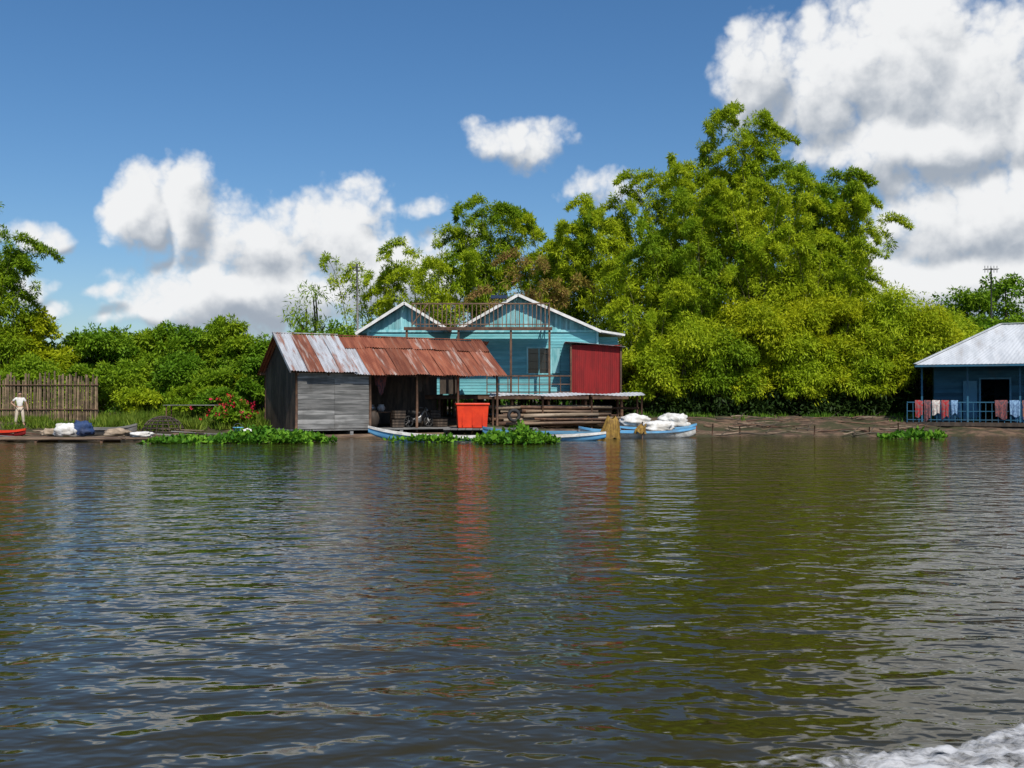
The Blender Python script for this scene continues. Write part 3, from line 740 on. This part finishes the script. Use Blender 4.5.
for x in(3.32,6.13):
    mb=MB(); mb.box((x,-1.76,3.5),(0.09,0.09,2.85)); mesh_obj(mb,'annex_post',M_brownwood,H)

# ------------------------------------------------------------------ lumber rack with pale canopy
T=thing('lumber_rack','open timber rack with pale flat canopy sheet','rack',(2.8,53.4,0))
mb=MB(); mb.corr((-4.0,-0.9,2.02),(1,0,0.004),(0,1.9,0.13),8.2,1.9,0.22,0.012,0,4,0.04); mesh_obj(mb,'canopy',M_roofw,T)
for x in(-3.8,-1.2,1.4,4.0):
    for y in(-0.8,1.0):
        mb=MB(); mb.tube([(x,y,-0.4),(x+R(-.05,.05),y,1.98 if y<0 else 2.1)],0.055,8); mesh_obj(mb,'post',M_brownwood,T,True)
for y in(-0.65,1.05):
    mb=MB(); mb.beam((-3.9,y,0.5),(4.1,y,0.5),0.1,0.12); mesh_obj(mb,'rail',M_brownwood,T)
for row in range(5):
    for c in range(4):
        L=R(3.6,7.0); r=R(0.06,0.12); mb=MB()
        mb.tube([(-L/2,0,0),(-L/4,R(-.03,.03),R(-.03,.03)),(L/4,R(-.03,.03),R(-.03,.03)),(L/2,0,0)],[r,r*0.97,r*0.92,r*0.85],9)
        o=single(mb,'log','long rough log lying in the stack under the canopy','log',(M_log,M_brownwood,M_paleplank)[(row+c)%3],(2.6+R(-.9,.9),52.2+c*0.3+row*0.14,0.60+row*0.2),smooth=True,group='logs stacked under the canopy')
        o.rotation_euler=(0,R(-0.02,0.02),R(-0.04,0.04))

# ------------------------------------------------------------------ boats
def boat(label,loc,rz,L,W,Hh,rb,rs,mh,ms,mi=M_boatin,thw=4,cat='boat'):
    T=thing('wooden_boat',label,cat,loc,rz); n=34
    A=[-1,-.8,-.55,-.3,0,.3,.55,.8,1]
    def sec(s,k):
        hw=W/2*max(0,(1-abs(s)**2.8))**0.8+0.015
        r=rb if s<0 else rs
        sh=Hh+r*abs(s)**3.2; ke=-0.12+(r+Hh*0.5)*0.9*abs(s)**6
        out=[]
        for a in A:
            y=math.copysign(abs(a)**0.55,a)*max(0.004,hw-k) if a else 0; zz=ke+k+(sh-ke-k)*abs(a)**2.2
            out.append((s*L/2,y,zz))
        return out
    ss=np.linspace(-1,1,n)
    def loft(k):
        mb=MB(); vs=[p for s in ss for p in sec(s,k)]; m=len(A)
        mb.add(vs,[(i*m+j,i*m+j+1,(i+1)*m+j+1,(i+1)*m+j) for i in range(n-1) for j in range(m-1)]); return mb
    mesh_obj(loft(0),'hull',mh,T,True)
    mesh_obj(loft(0.035),'inside',mi,T,True)
    for sgn in(0,-1):
        mb=MB(); pts=[Vector(sec(s,0)[sgn]) for s in ss]
        vs=[];fs=[]; sg=-1 if sgn==0 else 1
        for p in pts: vs+=[p+Vector((0,sg*0.03,0.02)),p+Vector((0,sg*0.03,-0.08)),p+Vector((0,-sg*0.05,-0.08)),p+Vector((0,-sg*0.05,0.02))]
        for i in range(n-1):
            for j in range(4): fs.append((i*4+j,i*4+(j+1)%4,(i+1)*4+(j+1)%4,(i+1)*4+j))
        mb.add(vs,fs)
        mesh_obj(mb,'gunwale',ms,T)
    for i in range(thw):
        s=-0.6+1.2*i/(thw-1); pp=sec(s,0); w=abs(pp[0][1])*2
        mb=MB(); mb.box((s*L/2,0,Hh-0.1),(0.22,w*0.93,0.03)); mesh_obj(mb,'thwart',M_paleplank,T)
    return T
boat('long narrow wooden boat painted light blue with white gunwale',(-1.1,44.6,-0.03),math.radians(1),10.6,1.1,0.22,0.45,0.18,M_boatblue,M_tarp)
boat('light blue wooden boat moored by the landing stage',(1.9,47.6,-0.03),math.radians(3),6.6,1.3,0.32,0.25,0.15,M_boatblue,M_bluelt)
boat('white and blue wooden boat loaded with sacks',(6.0,48.0,-0.03),math.radians(-2),5.6,1.4,0.34,0.22,0.2,M_tarp,M_boatblue)
boat('weathered orange wooden boat with blue rim at the bank',(7.0,50.2,0.05),math.radians(4),4.6,1.3,0.36,0.25,0.2,M_orange,M_boatblue)
boat('small red wooden canoe pulled up on the bank',(-23.4,45.4,0.2),math.radians(4),2.6,0.7,0.2,0.10,0.1,M_redmetal,M_redbin)
boat('old grey wooden canoe resting on the bank',(-19.2,46.6,0.2),math.radians(-5),3.6,0.8,0.3,0.2,0.2,M_greywood,M_greywood)

def blob(name,label,cat,m,loc,size,seed,rz=0,amp=0.3):
    mb=MB(); vs=[];fs=[];n,k=36,20
    for j in range(k+1):
        ph=math.pi*j/k
        for i in range(n):
            t=2*math.pi*i/n; d=Vector((math.sin(ph)*math.cos(t),math.sin(ph)*math.sin(t),math.cos(ph)))
            f=1+amp*mnoise.fractal(d*1.9+Vector((seed*3.1,0,0)),0.8,2,4)+0.05*math.sin(t*7+seed)*math.sin(ph)
            z=d.z*f*size[2]; z=max(z,-size[2]*0.55)
            sx=abs(d.x)**0.8*math.copysign(1,d.x)
            vs.append((sx*f*size[0],d.y*f*size[1],z+size[2]*0.55))
    for j in range(k):
        for i in range(n): fs.append((j*n+i,j*n+(i+1)%n,(j+1)*n+(i+1)%n,(j+1)*n+i))
    mb.add(vs,fs)
    return single(mb,name,label,cat,m,loc,rz,True)
blob('sack_bundle','heap of white sacks on the white boat','sacks',M_tarp,(6.9,48.2,0.30),(0.85,0.45,0.30),1)
blob('sack_bundle','white tarpaulin bundle beside the boats','sacks',M_tarp,(8.1,50.4,0.4),(0.8,0.55,0.45),2)
blob('sack_bundle','white tarpaulin bundle on the bank','sacks',M_tarp,(6.3,51.2,0.5),(0.8,0.5,0.36),5)
blob('sack_bundle','white and grey sack on the bamboo raft','sacks',M_tarp,(-19.7,44.2,0.24),(0.5,0.35,0.34),3)
blob('tarp_bundle','dark blue tarpaulin bundle on the bamboo raft','tarpaulin',M_bluetarp,(-19.1,44.5,0.24),(0.45,0.4,0.4),4)
blob('sack_bundle','pale sack lying on the bank','sacks',M_paleplank,(-17.6,44.6,0.2),(0.5,0.35,0.22),6)
blob('sack_bundle','flat white sack at the water edge','sacks',M_tarp,(-16.4,44.3,0.18),(0.5,0.3,0.14),7)
blob('sack_bundle','white bundle beside the blue bucket','sacks',M_tarp,(-11.9,45.2,0.15),(0.4,0.3,0.24),8)
blob('sack_bundle','pale sack lying on the bank','sacks',M_paleplank,(-20.9,45.4,0.2),(0.4,0.3,0.2),9)

def net(loc,h,r,seed):
    T=thing('fishing_net','ochre fishing net draped over a short pole','fishing net',loc)
    mb=MB(); vs=[];fs=[];n,k=40,10
    for j in range(k+1):
        t=j/k
        for i in range(n):
            a=2*math.pi*i/n; rr=r*(0.35+0.6*t**0.5)*(1+0.18*math.sin(a*6+seed)*t+0.12*math.sin(a*11+2*seed)*t)
            vs.append((rr*math.cos(a)+0.1*math.sin(t*3+seed),rr*0.6*math.sin(a),h*(1-t)+0.06*math.sin(a*5)*t+0.08*math.sin(a*2+seed)*(1-t)))
    for j in range(k):
        for i in range(n): fs.append((j*n+i,j*n+(i+1)%n,(j+1)*n+(i+1)%n,(j+1)*n+i))
    mb.add(vs,fs); mesh_obj(mb,'netting',M_net,T,True)
    mb=MB(); mb.tube([(0,0,-0.5),(0,0,h+0.15)],0.03,6); mesh_obj(mb,'pole',M_brownwood,T,True)
net((4.55,46.6,0.0),1.0,0.48,1); net((6.15,47.2,0.25),0.38,0.26,2.3)

# ------------------------------------------------------------------ right floating house
FR=math.radians(-22); FO=(21.95,54.2,0)
F=thing('floating_house','blue floating house with pale hipped metal roof and porch laundry','house',FO,FR)
def f2w(x,y,z):
    return (FO[0]+x*math.cos(FR)-y*math.sin(FR),FO[1]+x*math.sin(FR)+y*math.cos(FR),z)
mb=MB()
clap(mb,0.9,12,0.6,3.75,2.0,[(3.2,4.7,0.6,2.95),(6.4,7.6,1.6,2.8)],0.2)
mesh_obj(mb,'front_wall',M_bluedk,F)
mb=MB(); z=0.6
while z<3.6: mb.box((0.9,4.6,z+0.1),(0.035,5.2,0.19)); z+=0.2
mb.box((12,4.6,2.15),(0.04,5.2,3.1)); mb.box((6.5,7.2,2.15),(11,0.04,3.1)); mesh_obj(mb,'side_wall',M_bluedk,F)
mb=MB()
for c,s in [((3.2,1.95,1.75),(0.09,0.1,2.4)),((4.7,1.95,1.75),(0.09,0.1,2.4)),((3.95,1.95,2.98),(1.6,0.1,0.09))]: mb.box(c,s)
mesh_obj(mb,'door_frame',M_bluelt,F)
mb=MB()
for c,s in [((7.0,1.95,2.84),(1.3,0.08,0.08)),((7.0,1.95,1.56),(1.3,0.08,0.08)),((6.37,1.95,2.2),(0.08,0.08,1.3)),((7.63,1.95,2.2),(0.08,0.08,1.3)),((7.0,1.95,2.2),(0.05,0.05,1.25))]: mb.box(c,s)
Wn=mesh_obj(mb,'window',M_bluelt,F); mb=MB(); mb.box((7.0,2.02,2.2),(1.2,0.02,1.2)); mesh_obj(mb,'pane',M_glass,Wn)
mb=MB(); mb.box((2.7,1.9,1.75),(0.7,0.04,2.2),(0,0,0.15)); mesh_obj(mb,'door',M_bluelt,F,label='pale blue open door leaf')
mb=MB()
for x0,x1 in((0.95,2.25),(4.9,6.3)):
    x=x0
    while x<x1: mb.box((x+0.08,1.93,1.15),(0.15,0.03,1.05)); x+=0.165
mesh_obj(mb,'lower_panel',M_boatblue,F,label='bright blue lower wall boards')
E=[(-0.1,-1.0,3.68),(12.9,-1.0,3.68),(12.9,8.1,3.80),(-0.1,8.1,3.80)]; r0,r1=(4.4,3.8,6.05),(9.5,3.8,6.05)
mb=MB()
def slope(a,b,c,d,period=0.2,amp=0.006):
    a,b,c,d=[Vector(p) for p in (a,b,c,d)]; L=(b-a).length; k=int(L/period*4); u=(b-a).normalized(); n=u.cross((d-a)).normalized()
    vs=[];fs=[]; rows=5
    for j in range(rows+1):
        t=j/rows
        for i in range(k+1):
            l=a.lerp(d,t); r=b.lerp(c,t)
            p=l.lerp(r,i/k); s=(p-a).dot(u); vs.append(p+n*amp*math.sin(2*math.pi*s/period))
    for j in range(rows):
        for i in range(k):
            q=j*(k+1)+i; fs.append((q,q+1,q+k+2,q+k+1))
    mb.add(vs,fs)
slope(E[0],E[1],r1,r0); slope(E[1],E[2],r1,r1); slope(E[2],E[3],r0,r1); slope(E[3],E[0],r0,r0)
mb.beam(Vector(E[0])+Vector((0,0,0.04)),Vector(r0)+Vector((0,0,0.04)),0.2,0.03); mb.beam(Vector(r0)+Vector((0,0,0.04)),Vector(r1)+Vector((0,0,0.04)),0.25,0.03)
mesh_obj(mb,'roof',M_roofw,F)
mb=MB(); mb.beam((-0.1,-0.98,3.61),(12.9,-0.98,3.61),0.05,0.10); mb.beam((-0.08,-0.95,3.61),(-0.08,8.1,3.73),0.05,0.10); mb.box((6.4,3.8,3.69),(12.7,8.3,0.03)); mesh_obj(mb,'fascia',M_bluedk,F)
for x in(0.25,2.5,5.0,7.6,9.8,11.8):
    mb=MB(); mb.box((x,0.0,2.15),(0.09,0.09,3.05)); mesh_obj(mb,'porch_post',M_bluedk,F)
railing('railing',-0.5,12,0.0,0.62,1.68,0.3,F,M_bluedk,(),0.04)
mb=MB()
for k in range(11): mb.box((5.9,-0.15+k*0.2,0.58),(12.8,0.19,0.05))
mb.box((5.9,5,0.57),(12.7,5.6,0.06)); mb.beam((-0.5,-0.3,0.49),(12.2,-0.3,0.49),0.06,0.16); mesh_obj(mb,'platform',M_darkwood,F)
for k in range(6):
    mb=MB(); mb.tube([(-0.7,-0.1+k*1.5,0.17),(12.4,-0.1+k*1.5,0.17)],0.22,10); mesh_obj(mb,'float_log',M_darkwood,F,True)
T=thing('cupboard','low blue cupboard standing on the porch','cupboard',f2w(1.5,1.3,0.6),FR)
mb=MB(); mb.box((0,0,0.45),(0.9,0.45,0.9)); mesh_obj(mb,'body',M_bluedk,T,bevel=0.01)
for sx in(-0.22,0.22):
    mb=MB(); mb.box((sx,-0.24,0.47),(0.4,0.03,0.8)); mesh_obj(mb,'door',M_bluelt,T,bevel=0.005)
mb=MB(); mb.box((0,0,0.92),(1.0,0.52,0.04)); mesh_obj(mb,'top',M_bluelt,T)

def laundry(x,w,h,m,label):
    h*=1.2
    mb=MB(); n=16; prof=[(0.07,-h*0.5),(0.06,-h*0.2),(0.05,0.0),(0,0.04),(-0.05,0.0),(-0.07,-h*0.35),(-0.08,-h*0.7),(-0.08,-h)]
    vs=[];fs=[]
    for i in range(n+1):
        t=i/n; 
        for (y,z) in prof: vs.append((w*(t-0.5)*(1-0.12*abs(z)),y+0.03*math.sin(t*14+x)*(-z/h),z*(1+0.10*math.sin(t*5+x))))
    m2=len(prof)
    for i in range(n):
        for j in range(m2-1): fs.append((i*m2+j,i*m2+j+1,(i+1)*m2+j+1,(i+1)*m2+j))
    mb.add(vs,fs); single(mb,'hanging_cloth',label,'laundry',m,f2w(x,0,1.75),FR,True,group='laundry on the porch rail')
for x,w,h,mi,l in [(0.1,0.4,0.7,0,'red patterned cloth hanging over the porch rail'),(0.52,0.34,0.85,5,'brown sarong hanging over the porch rail'),(0.95,0.4,0.6,4,'white towel hanging over the porch rail'),
                   (1.4,0.38,0.75,0,'red patterned cloth hanging over the porch rail'),(1.85,0.35,0.6,3,'pale blue cloth hanging over the porch rail'),
                   (4.1,0.6,0.75,5,'brown sarong hanging over the porch rail'),(4.75,0.5,0.65,3,'pale blue cloth hanging over the porch rail'),(5.3,0.4,0.85,2,'orange checked cloth hanging over the porch rail'),(5.8,0.45,0.7,1,'pink cloth hanging over the porch rail'),(6.4,0.5,0.8,0,'red patterned cloth hanging over the porch rail')]:
    laundry(x,w,h,M_cl[mi],l)

# aerials
T=thing('television_aerial','tall pole with a television aerial behind the floating house','aerial',(34.8,72.5,gh(34.8,72.5)))
mb=MB(); mb.tube([(0,0,0),(0,0,10.6)],0.05,6); mesh_obj(mb,'pole',M_grey,T,True)
mb=MB(); mb.tube([(-0.5,0,10.5),(0.5,0,10.5)],0.03,5)
for k in range(5): mb.tube([(-0.45+k*0.22,-0.3,10.5),(-0.45+k*0.22,0.3,10.5)],0.025,4); mb.tube([(-0.45+k*0.22,0,10.25),(-0.45+k*0.22,0,10.75)],0.025,4)
mesh_obj(mb,'antenna',M_grey,T)
T=thing('pole','thin tall wooden pole beside the turquoise house','pole',(-9.55,61.5,gh(-9.55,61.5)))
mb=MB(); mb.tube([(0,0,0),(0.05,0,5),(0.0,0,9.4)],[0.08,0.07,0.055],6); mesh_obj(mb,'mast',M_palepole,T,True)
for zz,ww in((9.2,0.3),(9.0,0.2)):
    mb=MB(); mb.tube([(-ww,0,zz),(ww,0,zz)],0.03,5); mesh_obj(mb,'crossbar',M_grey,T)

# ------------------------------------------------------------------ left bank objects
FY=53.5
T=thing('bamboo_fence','tall weathered bamboo paling fence on the grassy bank','fence',(-27.5,FY,0))
mb=MB(); x=-7.0
while x<5.4:
    h=R(2.15,2.65); zz=gh(-27.5+x,FY)
    mb.tube([(x,R(-.02,.02),zz-0.1),(x+R(-.05,.05),0,zz+h)],0.042,5); x+=R(0.085,0.14)
mesh_obj(mb,'paling',mat('weathered_bamboo',(0.27,0.19,0.115),(0.14,0.10,0.062),(3,3,3),isl=0.5),T)
for zz in(1.3,2.6):
    mb=MB(); mb.tube([(-7,-0.07,zz),(5.4,-0.07,zz)],0.03,6); mesh_obj(mb,'rail',M_brownwood,T)

T=thing('bamboo_raft','low raft of bamboo poles and planks at the water edge','raft',(-21.5,43.6,0))
mb=MB()
for k in range(12): mb.tube([(-4.6+R(-.4,.4),-0.8+k*0.15,0.12+R(-.02,.02)),(5.2+R(-.8,.8),-0.8+k*0.15,0.12+R(-.02,.02))],0.055,7)
mesh_obj(mb,'deck',M_log,T,True)
for x in(-4,-1.5,1.2,4):
    mb=MB(); mb.tube([(x,-0.95,0.03),(x,1.0,0.03)],0.07,7); mesh_obj(mb,'crossbeam',M_brownwood,T,True)
for k in range(34):
    x=R(-26,-11.5); y=edge(x)+R(-0.6,4.0); L=R(0.8,3.2); mb=MB(); mb.box((0,0,0),(L,R(0.08,0.22),0.04))
    o=single(mb,'plank','loose weathered plank lying at the water edge','plank',(M_paleplank,M_greywood,M_brownwood)[k%3],(x,y,max(0.05,gh(x,y))+0.08),R(-0.35,0.35),group='loose planks on the bank')
    o.rotation_euler=(R(-.05,.05),R(-.1,.1),R(-.4,.4))
T=thing('fish_basket','dark upturned dome shaped fish basket on the bank','basket',(-16.8,48.2,gh(-16.8,48.2)))
mb=MB()
for i in range(20):
    a=math.pi*2*i/20; mb.tube([(0.95*math.cos(a)*math.cos(p),0.95*math.sin(a)*math.cos(p),0.75*math.sin(p)) for p in np.linspace(0,1.5,7)],0.025,4)
for p in(0,0.25,0.5,0.75,1.0,1.25): mb.tube([(0.96*math.cos(a)*math.cos(p),0.96*math.sin(a)*math.cos(p),0.76*math.sin(p)) for a in np.linspace(0,2*math.pi,25)],0.025,4)
mesh_obj(mb,'weave',M_darkwood,T)
T=thing('drying_rack','low grey wooden drying rack among the bushes','rack',(-16.6,52,gh(-16.6,52)),0.1)
mb=MB()
for k in range(7): mb.box((0,-0.6+k*0.2,0.95),(2.7,0.12,0.03))
mesh_obj(mb,'shelf',M_greywood,T)
for x in(-1.2,1.2):
    for y in(-.55,.55):
        mb=MB(); mb.tube([(x,y,-0.1),(x,y,0.94)],0.035,6); mesh_obj(mb,'leg',M_brownwood,T)
T=thing('bucket','blue plastic bucket on the bank beside the shed','bucket',(-12.4,45.3,0.12))
mb=lathe([(0,0),(0.16,0),(0.22,0.42),(0.24,0.42),(0.235,0.45),(0.21,0.45),(0.15,0.03),(0,0.03)]); mesh_obj(mb,'body',M_boatblue,T,True)
mb=MB(); mb.tube([(0.22*math.cos(a),0,0.42+0.2*math.sin(a)) for a in np.linspace(0,math.pi,9)],0.008,5); mesh_obj(mb,'handle',M_grey,T)

T=tree(-14.0,50.4,1.6,1.0,120,M_mid,'flowering_shrub','leafy shrub covered with red flowers beside the shed',low=0.1,nl=7,cat='shrub',per=60,L=0.22,W=0.12)
rng=np.random.default_rng(8)
C=np.stack([rng.normal(0,0.7,34),rng.normal(-0.3,0.5,34),rng.uniform(0.5,1.75,34)],1)
quads_obj(leaf_quads(C,np.full(34,0.10),9,0.11,0.09,rng),'flowers',M_flower,T)

for i in range(56):
    x=R(8.5,23); y=edge(x)+R(0.2,6.5); L=R(0.6,3.2); a=R(-0.7,0.7); mb=MB(); r0_=R(0.025,0.06)
    pts=[Vector((L*(t-0.5),0.15*math.sin(t*4+i),0.03+0.10*math.sin(t*3+i)**2)) for t in np.linspace(0,1,7)]
    mb.tube(pts,[r0_*(1-0.7*t) for t in np.linspace(0,1,7)],6)
    if i%3==0: mb.tube([pts[3],pts[3]+Vector((0.35,0.2,0.25)),pts[3]+Vector((0.6,0.3,0.4))],[r0_*0.6,r0_*0.4,0.01],5)
    single(mb,'driftwood_branch','bare brown driftwood branch lying on the mud bank','driftwood',(M_bark,M_drift,M_brownwood)[i%3],(x,y,gh(x,y)+0.02),a,True,group='driftwood on the mud bank')
for i in range(5):
    x=9.5+i*2.6+R(-.5,.5); y=edge(x)+R(-0.3,1.2); mb=MB(); h=R(0.3,0.6); mb.tube([(0,0,-0.5),(R(-.1,.1),0,h)],[0.035,0.03],6)
    single(mb,'mooring_stake','thin wooden mooring stake at the water edge','stake',M_brownwood,(x,y,0.05),0,True,group='mooring stakes along the bank')

# ------------------------------------------------------------------ person
def skin_obj(name,J,E,m,parent,root):
    ks=list(J); me=bpy.data.meshes.new(name); me.from_pydata([J[k][0] for k in ks],[(ks.index(a),ks.index(b)) for a,b in E],[])
    me.materials.append(m); o=bpy.data.objects.new(name,me); link(o)
    o.modifiers.new('skin','SKIN'); sv=me.skin_vertices[0].data
    for i,k in enumerate(ks):
        r=J[k][1]; sv[i].radius=(r,r) if not isinstance(r,tuple) else r
        sv[i].use_root=(k==root)
    s=o.modifiers.new('sub','SUBSURF'); s.levels=2; s.render_levels=2
    o.modifiers['skin'].use_smooth_shade=True
    if parent: o.parent=parent
    return o
px,py=-24.9,50.6
P=thing('person','person in pale shirt and tan trousers, one hand on hip','person',(px,py,gh(px,py)),math.radians(25))
J={'pel':((0,0,0.93),(0.13,0.10)),'waist':((0,0,1.06),(0.115,0.09)),'chest':((0,0,1.27),(0.135,0.10)),'neckb':((0,0,1.41),(0.07,0.07)),'neck':((0,-0.01,1.48),0.052),
   'head':((0,-0.02,1.58),(0.075,0.088)),'crown':((0,-0.015,1.67),(0.07,0.08)),'nose':((0,-0.115,1.585),0.014),'earL':((-0.085,-0.01,1.585),0.016),'earR':((0.085,-0.01,1.585),0.016),
   'shL':((-0.18,0,1.37),0.055),'elL':((-0.40,0.05,1.16),0.04),'wrL':((-0.21,-0.08,0.99),0.03),'haL':((-0.15,-0.12,0.97),(0.035,0.02)),
   'shR':((0.18,0,1.37),0.055),'elR':((0.31,0.0,1.12),0.04),'wrR':((0.36,-0.08,0.88),0.03),'haR':((0.37,-0.095,0.81),(0.02,0.036)),
   'hipL':((-0.1,0,0.86),0.085),'knL':((-0.15,-0.02,0.48),0.058),'anL':((-0.19,0.02,0.09),0.036),'heL':((-0.19,0.04,0.04),0.035),'toL':((-0.22,-0.15,0.03),0.03),
   'hipR':((0.1,0,0.86),0.085),'knR':((0.15,-0.03,0.48),0.058),'anR':((0.18,0.02,0.09),0.036),'heR':((0.18,0.04,0.04),0.035),'toR':((0.22,-0.15,0.03),0.03)}
E=[('pel','waist'),('waist','chest'),('chest','neckb'),('neckb','neck'),('neck','head'),('head','crown'),('head','nose'),('head','earL'),('head','earR'),('chest','shL'),('shL','elL'),('elL','wrL'),('wrL','haL'),
   ('chest','shR'),('shR','elR'),('elR','wrR'),('wrR','haR'),('pel','hipL'),('hipL','knL'),('knL','anL'),('anL','heL'),('anL','toL'),('pel','hipR'),('hipR','knR'),('knR','anR'),('anR','heR'),('anR','toR')]
for s,(hx,hy,hz) in (('L',J['haL'][0]),('R',J['haR'][0])):
    for i in range(4):
        o=(i-1.5)*0.02; ln=(0.065,0.08,0.075,0.055)[i]
        if s=='L': a=(hx+0.03,hy+o,hz-abs(o)*0.3); b_=(hx+0.03+ln*0.7,hy+o-0.01,hz-0.025)
        else: a=(hx+0.0,hy+o,hz-0.03); b_=(hx-0.015,hy+o-0.01,hz-0.03-ln)
        J[f'f{s}{i}a']=(a,0.009); J[f'f{s}{i}b']=(b_,0.008); E+= [(f'ha{s}',f'f{s}{i}a'),(f'f{s}{i}a',f'f{s}{i}b')]
    J[f't{s}']=((hx-0.01+ (0.0 if s=='L' else -0.02),hy-0.05,hz+ (0.02 if s=='L' else 0.0)),0.009); E.append((f'ha{s}',f't{s}'))
skin_obj('body',J,E,M_skin,P,'pel')
J2={k:((J[k][0]),(J[k][1][0]+0.02,J[k][1][1]+0.02) if isinstance(J[k][1],tuple) else J[k][1]+0.018) for k in ('waist','chest','shL','shR')}
mL=tuple((J['shL'][0][i]*0.35+J['elL'][0][i]*0.65) for i in range(3)); mR=tuple((J['shR'][0][i]*0.35+J['elR'][0][i]*0.65) for i in range(3))
J2['slL']=(mL,0.06); J2['slR']=(mR,0.06)
J2['hem']=((0,0,0.92),(0.148,0.12)); J2['neckb']=((0,0,1.40),(0.08,0.08))
skin_obj('shirt',J2,[('hem','waist'),('waist','chest'),('chest','neckb'),('chest','shL'),('chest','shR'),('shL','slL'),('shR','slR')],M_shirt,P,'chest')
J3={'pel':((0,0,0.92),(0.142,0.115)),'hipL':(J['hipL'][0],0.10),'hipR':(J['hipR'][0],0.10),'knL':(J['knL'][0],0.078),'knR':(J['knR'][0],0.078),'aL':((-0.187,0.015,0.14),0.06),'aR':((0.177,0.015,0.14),0.06)}
skin_obj('trousers',J3,[('pel','hipL'),('pel','hipR'),('hipL','knL'),('hipR','knR'),('knL','aL'),('knR','aR')],M_trous,P,'pel')
mb=MB(); vs=[];fs=[];n,k=20,8
for j in range(k+1):
    ph=(math.pi*0.58)*j/k
    for i in range(n):
        t=2*math.pi*i/n; lift=0.05*max(0,-math.sin(t))*(j/k)
        vs.append((0.092*math.sin(ph)*math.cos(t),0.005+0.105*math.sin(ph)*math.sin(t),1.635+0.105*math.cos(ph)+lift))
for j in range(k):
    for i in range(n): fs.append((j*n+i,j*n+(i+1)%n,(j+1)*n+(i+1)%n,(j+1)*n+i))
mb.add(vs,fs); mesh_obj(mb,'hair',M_hair,P,True)
for sx in(-0.032,0.032):
    mb=MB(); mb.tube([(sx-0.012,-0.103,1.612),(sx,-0.107,1.613),(sx+0.012,-0.103,1.612)],[0.003,0.007,0.003],6); mesh_obj(mb,'eye',M_hair,P,True)
mb=MB(); mb.tube([(-0.022,-0.1,1.548),(0,-0.104,1.546),(0.022,-0.1,1.548)],[0.003,0.006,0.003],6); mesh_obj(mb,'mouth',M_redmetal,P,True)
print('done')
